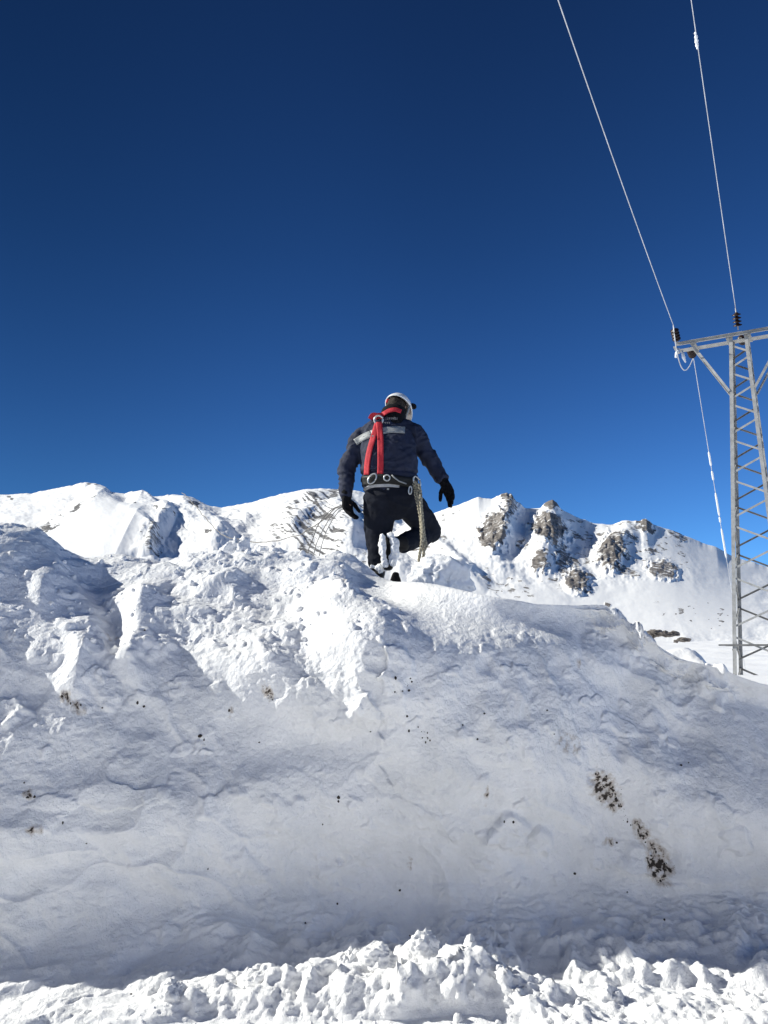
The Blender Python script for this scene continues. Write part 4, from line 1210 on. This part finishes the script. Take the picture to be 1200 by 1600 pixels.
# --- webbing laid on the cloth
def bvh_of(*obs):
    vs, fs, o = [], [], 0
    for ob in obs:
        me = ob.data; p = vcoords(me); vs += [Vector(q) for q in p]
        fs += [tuple(i + o for i in q.vertices) for q in me.polygons]; o += len(p)
    return BVHTree.FromPolygons(vs, fs)
def drape(name, px_pts, width, mat, parent, bvh, lift=.006, thick=.004, m=24, across=5):
    """a ribbon resting on the cloth along a line of points"""
    P = np.array(px_pts, float); L = np.concatenate([[0], np.cumsum(np.hypot(*np.diff(P, axis=0).T))])
    t = np.linspace(0, L[-1], m); cx = smooth_interp(t, L, P[:, 0]); cy = smooth_interp(t, L, P[:, 1])
    tx = np.gradient(cx); ty_ = np.gradient(cy); l_ = np.hypot(tx, ty_); nx_, ny_ = -ty_ / l_, tx / l_
    eye = Vector(EYE); V0 = []; last = None
    for i in range(m):
        for j in range(across):
            w = (j / (across - 1) - .5) * width
            d = (at(cx[i] + nx_[i] * w, cy[i] + ny_[i] * w, 1.0) - eye).normalized()
            h = bvh.ray_cast(eye, d)
            dist = h[3] if h[0] is not None else None
            V0.append((d, dist))
    ds = np.array([q[1] if q[1] is not None else np.nan for q in V0]).reshape(m, across)
    med = np.nanmedian(ds); ds = np.where(np.isnan(ds), med, ds); 
    for _ in range(3):                                   # webbing bridges the small folds
        pad = np.pad(ds, ((1, 1), (0, 0)), mode='edge'); sm_ = (pad[:-2] + pad[1:-1] * 2 + pad[2:]) / 4; ds = np.minimum(ds, sm_) 
    A = np.array([np.array(eye + q[0] * (ds[i // across, i % across] - lift)) for i, q in enumerate(V0)])
    Bk = np.array([np.array(eye + q[0] * (ds[i // across, i % across] - lift + thick + .004)) for i, q in enumerate(V0)])
    n_ = m * across; f = []
    g = lambda i, j, k: k * n_ + i * across + j
    for i in range(m - 1):
        for j in range(across - 1):
            f.append((g(i, j, 0), g(i, j + 1, 0), g(i + 1, j + 1, 0), g(i + 1, j, 0))); f.append((g(i, j, 1), g(i + 1, j, 1), g(i + 1, j + 1, 1), g(i, j + 1, 1)))
        f.append((g(i, 0, 0), g(i + 1, 0, 0), g(i + 1, 0, 1), g(i, 0, 1))); f.append((g(i, across - 1, 0), g(i, across - 1, 1), g(i + 1, across - 1, 1), g(i + 1, across - 1, 0)))
    for j in range(across - 1):
        f.append((g(0, j, 0), g(0, j, 1), g(0, j + 1, 1), g(0, j + 1, 0))); f.append((g(m - 1, j, 0), g(m - 1, j + 1, 0), g(m - 1, j + 1, 1), g(m - 1, j, 1)))
    return mesh_obj(name, np.concatenate([A, Bk]), f, mat, parent)
bj = bvh_of(jacket, bpy.data.objects['collar'])
drape('reflective_tape', [(555, 691), (566, 684), (580, 677.5)], 10.5, M_TAPE, jacket, bj, .004, m=12)
drape('reflective_tape', [(580, 677.5), (592, 674), (612, 671), (633, 672)], 10.5, M_TAPE, jacket, bj, .0045, m=16)
harness = drape('harness', [(590, 659), (584, 680), (577, 705), (573.5, 725), (572.5, 742)], 8.5, M_RED, person, bj, .012)
drape('harness_strap', [(592, 659), (594, 680), (594.5, 705), (594.5, 725), (594, 741)], 9.5, M_RED, harness, bj, .014)
drape('harness_strap', [(593, 651), (600, 646), (608, 641.5), (618, 640), (627, 643)], 6.5, M_RED, harness, bj, .012)
drape('harness_strap', [(591, 654), (588, 649), (583, 648.5), (578, 655)], 7.5, M_RED, harness, bj, .012)
drape('harness_strap', [(587, 650.5), (593, 649.5), (598, 650)], 9, M_RED, harness, bj, .016, m=8)
# faint print on the back: two worn lines, no longer legible
M_PRINT = flat_mat('worn grey print', (.13, .13, .15), rough=.7)
for row, (x0, x1, y0, h_) in enumerate(((601, 621, 654, 4.2), (601, 608, 661, 3.2))):
    pr = []; x = x0
    while x < x1:
        w = rng.uniform(1.6, 2.6)
        o_ = drape('lettering', [(x, y0), (x + w, y0)], h_ * rng.uniform(.7, 1), M_TAPE, jacket, bj, .003, .002, m=2, across=2)
        me = o_.data; pr.append((vcoords(me), [tuple(q.vertices) for q in me.polygons])); bpy.data.objects.remove(o_); x += w + 1.1
    vs, fs, o = [], [], 0
    for v, f in pr:
        vs.append(v); fs += [tuple(i + o for i in q) for q in f]; o += len(v)
    mesh_obj('lettering', np.concatenate(vs), fs, M_PRINT, jacket)

bt = bvh_of(jacket, trousers)
belt = drape('belt', [(566, 752), (580, 750), (600, 748), (620, 750), (640, 753), (652, 752)], 15, M_LEATH, person, bt, .020, .02, m=30)
drape('hem_band', [(569, 766), (575, 761.5), (583, 759.5), (600, 758.5), (612, 758.5), (624, 759.5)], 5, M_GREY, jacket, bt, .012, .006, m=20)
drape('trouser_label', [(604.5, 764), (608, 764.2)], 3, M_TAPE, trousers, bt, .004, m=3, across=2)
def ring(name, cx, cy, rx, ry, ang, r, mat, parent, dy, flat=0.0, arc=(0, 360)):
    b = MB(); pts = []
    for k in range(25):
        a = R(arc[0] + (arc[1] - arc[0]) * k / 24)
        x, y = math.cos(a) * rx, math.sin(a) * ry
        c, s = math.cos(R(ang)), math.sin(R(ang))
        pts.append(Pm(cx + x * c - y * s, cy + x * s + y * c, dy + flat * math.sin(a)))
    b.tube(pts, r, 8); return b.build(name, mat, parent, True)
def front(px, py):                       # nearest cloth along a line of sight
    d = (at(px, py, 1.0) - Vector(EYE)).normalized(); h = bt.ray_cast(Vector(EYE), d); return h[0].y - YM if h[0] else -.2
ring('back_ring', 591.5, 656, 6.6, 6.4, -20, .0085, M_STEEL, harness, front(591, 656) - .03)
ring('belt_ring', 581.5, 748, 5.2, 9.0, 35, .006, M_STEEL, belt, front(581, 748) - .04)
ring('belt_ring', 604.5, 746.5, 4.6, 4.6, 0, .006, M_STEEL, belt, front(604, 747) - .04)
b = MB(); b.tube([Pm(612, 742, front(612, 742) - .03), Pm(617, 747, front(617, 747) - .035), Pm(624, 752, front(624, 752) - .035), Pm(635, 756, front(635, 755) - .03)], .006); b.build('belt_cord', M_TAPE, belt, True)
kc = front(648, 752) - .05
ring('snap_hook', 651.5, 752.5, 4.6, 8.5, -25, .0075, M_STEEL, belt, kc)
ring('snap_hook', 641, 766, 2.4, 6, 5, .006, M_STEEL, belt, front(640, 766) - .04)

# --- the short rope hanging in a loop from his hip
b_parts = []
yk = kc - .02
path = [(649, 752), (652, 764), (655, 785), (658, 808), (660, 830), (662, 850), (662, 868), (659, 882)]
path2 = [(654, 756), (657, 770), (658, 790), (660, 812), (661, 832), (659, 850), (656, 866), (655, 880), (657, 887), (660, 882)]
path3 = [(647, 756), (650, 775), (655, 797), (658, 820), (659, 842), (661, 860), (664, 858), (663, 838), (660, 815), (656, 790), (652, 770)]
for pi_, (pp, dy_) in enumerate(((path, 0), (path2, -.02), (path3, .015))):
    P = np.array(pp, float); L = np.concatenate([[0], np.cumsum(np.hypot(*np.diff(P, axis=0).T))]); t = np.linspace(0, L[-1], 70)
    cx = smooth_interp(t, L, P[:, 0]); cy = smooth_interp(t, L, P[:, 1])
    for k in range(2):
        b = MB(); b.tube([Pm(cx[i] + 1.15 * math.cos(t[i] * .55 + math.pi * k), cy[i], yk - .05 * sstep(0, 40, t[i]) + dy_ + .006 * math.sin(t[i] * .55 + math.pi * k)) for i in range(70)], .0095, 7)
        b_parts.append((b.p[0][0][:-2], b.p[0][1]))
v, f = join(b_parts)
lan = mesh_obj('rope', v, f, M_ROPE)
tag(lan, 'thick mottled rope hanging in a doubled loop from the worker\'s right hip', 'rope')
b = MB(); b.tube([Pm(656, 886, -.15), Pm(648, 896, -.2), Pm(641, 906, -.25), Pm(638, 918, -.28), Pm(641, 930, -.3), Pm(645, 938, -.3)], .006, 6)
tag(b.build('rope', M_CORD, None, True), 'thin brown cord trailing on the snow below the doubled loop', 'rope')
# black pouch hooked on its end, lying in the snow
pm_ = fuse([limb([Pm(619, 897, -.30), Pm(618, 908, -.30), Pm(616, 921, -.30)], [(.028, .03), (.040, .04), (.056, .05)], m=8, power=3)], .007, 2)
displace(pm_, lambda p: folds(p, (.3, 0, 1), 30, 91, .010))
tag(part('tool_pouch', pm_, M_BLACK, None), 'small black pouch half sunk in the snow under the raised boot', 'pouch')

# --- hand line held in his left glove
def line(pts3, r, n=60):
    P = np.array([Pm(*q) for q in pts3]); L = np.concatenate([[0], np.cumsum(np.linalg.norm(np.diff(P, axis=0), axis=1))]); t = np.linspace(0, L[-1], n)
    Q = np.stack([smooth_interp(t, L, P[:, k]) for k in range(3)], 1)
    kink = np.clip(np.minimum(t, L[-1] - t) * 4, 0, 1) * .012
    Q += np.stack([noise2(t * 5 + 31 * k, t * 0 + r * 9e3, 7 + k) for k in range(3)], 1) * kink[:, None]
    b = MB(); b.tube(Q, r, 6); return b.p[0][0][:-2], b.p[0][1]
ls = [line([(545, 792, -.03), (528, 793, .0), (512, 806, .1), (490, 822, .25), (465, 836, .5), (435, 844, .8), (400, 847, 1.2), (372, 843, 1.6), (352, 838, 2.0), (335, 825, 2.5), (318, 806, 3.1), (305, 790, 3.6), (292, 776, 4.2), (284, 770, 4.6)], .0048, 90),
      line([(545, 790, -.03), (530, 791, .0), (514, 800, .03), (500, 818, .06), (490, 838, .05), (482, 862, .03), (476, 893, .0)], .0042),
      line([(545, 794, -.03), (530, 795, .0), (518, 806, .02), (505, 828, .03), (494, 850, .02), (486, 892, .0)], .0036),
      line([(546, 796, -.03), (533, 797, .0), (524, 806, .0), (513, 824, .0), (506, 842, .0), (498, 870, .0), (494, 893, .0)], .0036)]
v, f = join(ls)
tag(mesh_obj('rope', v, f, M_CORD), 'thin grey hand line held in the left glove, sagging away over the snow', 'rope')

# everything he wears follows him
piv = Vector((root_p[0], root_p[1], root_p[2]))
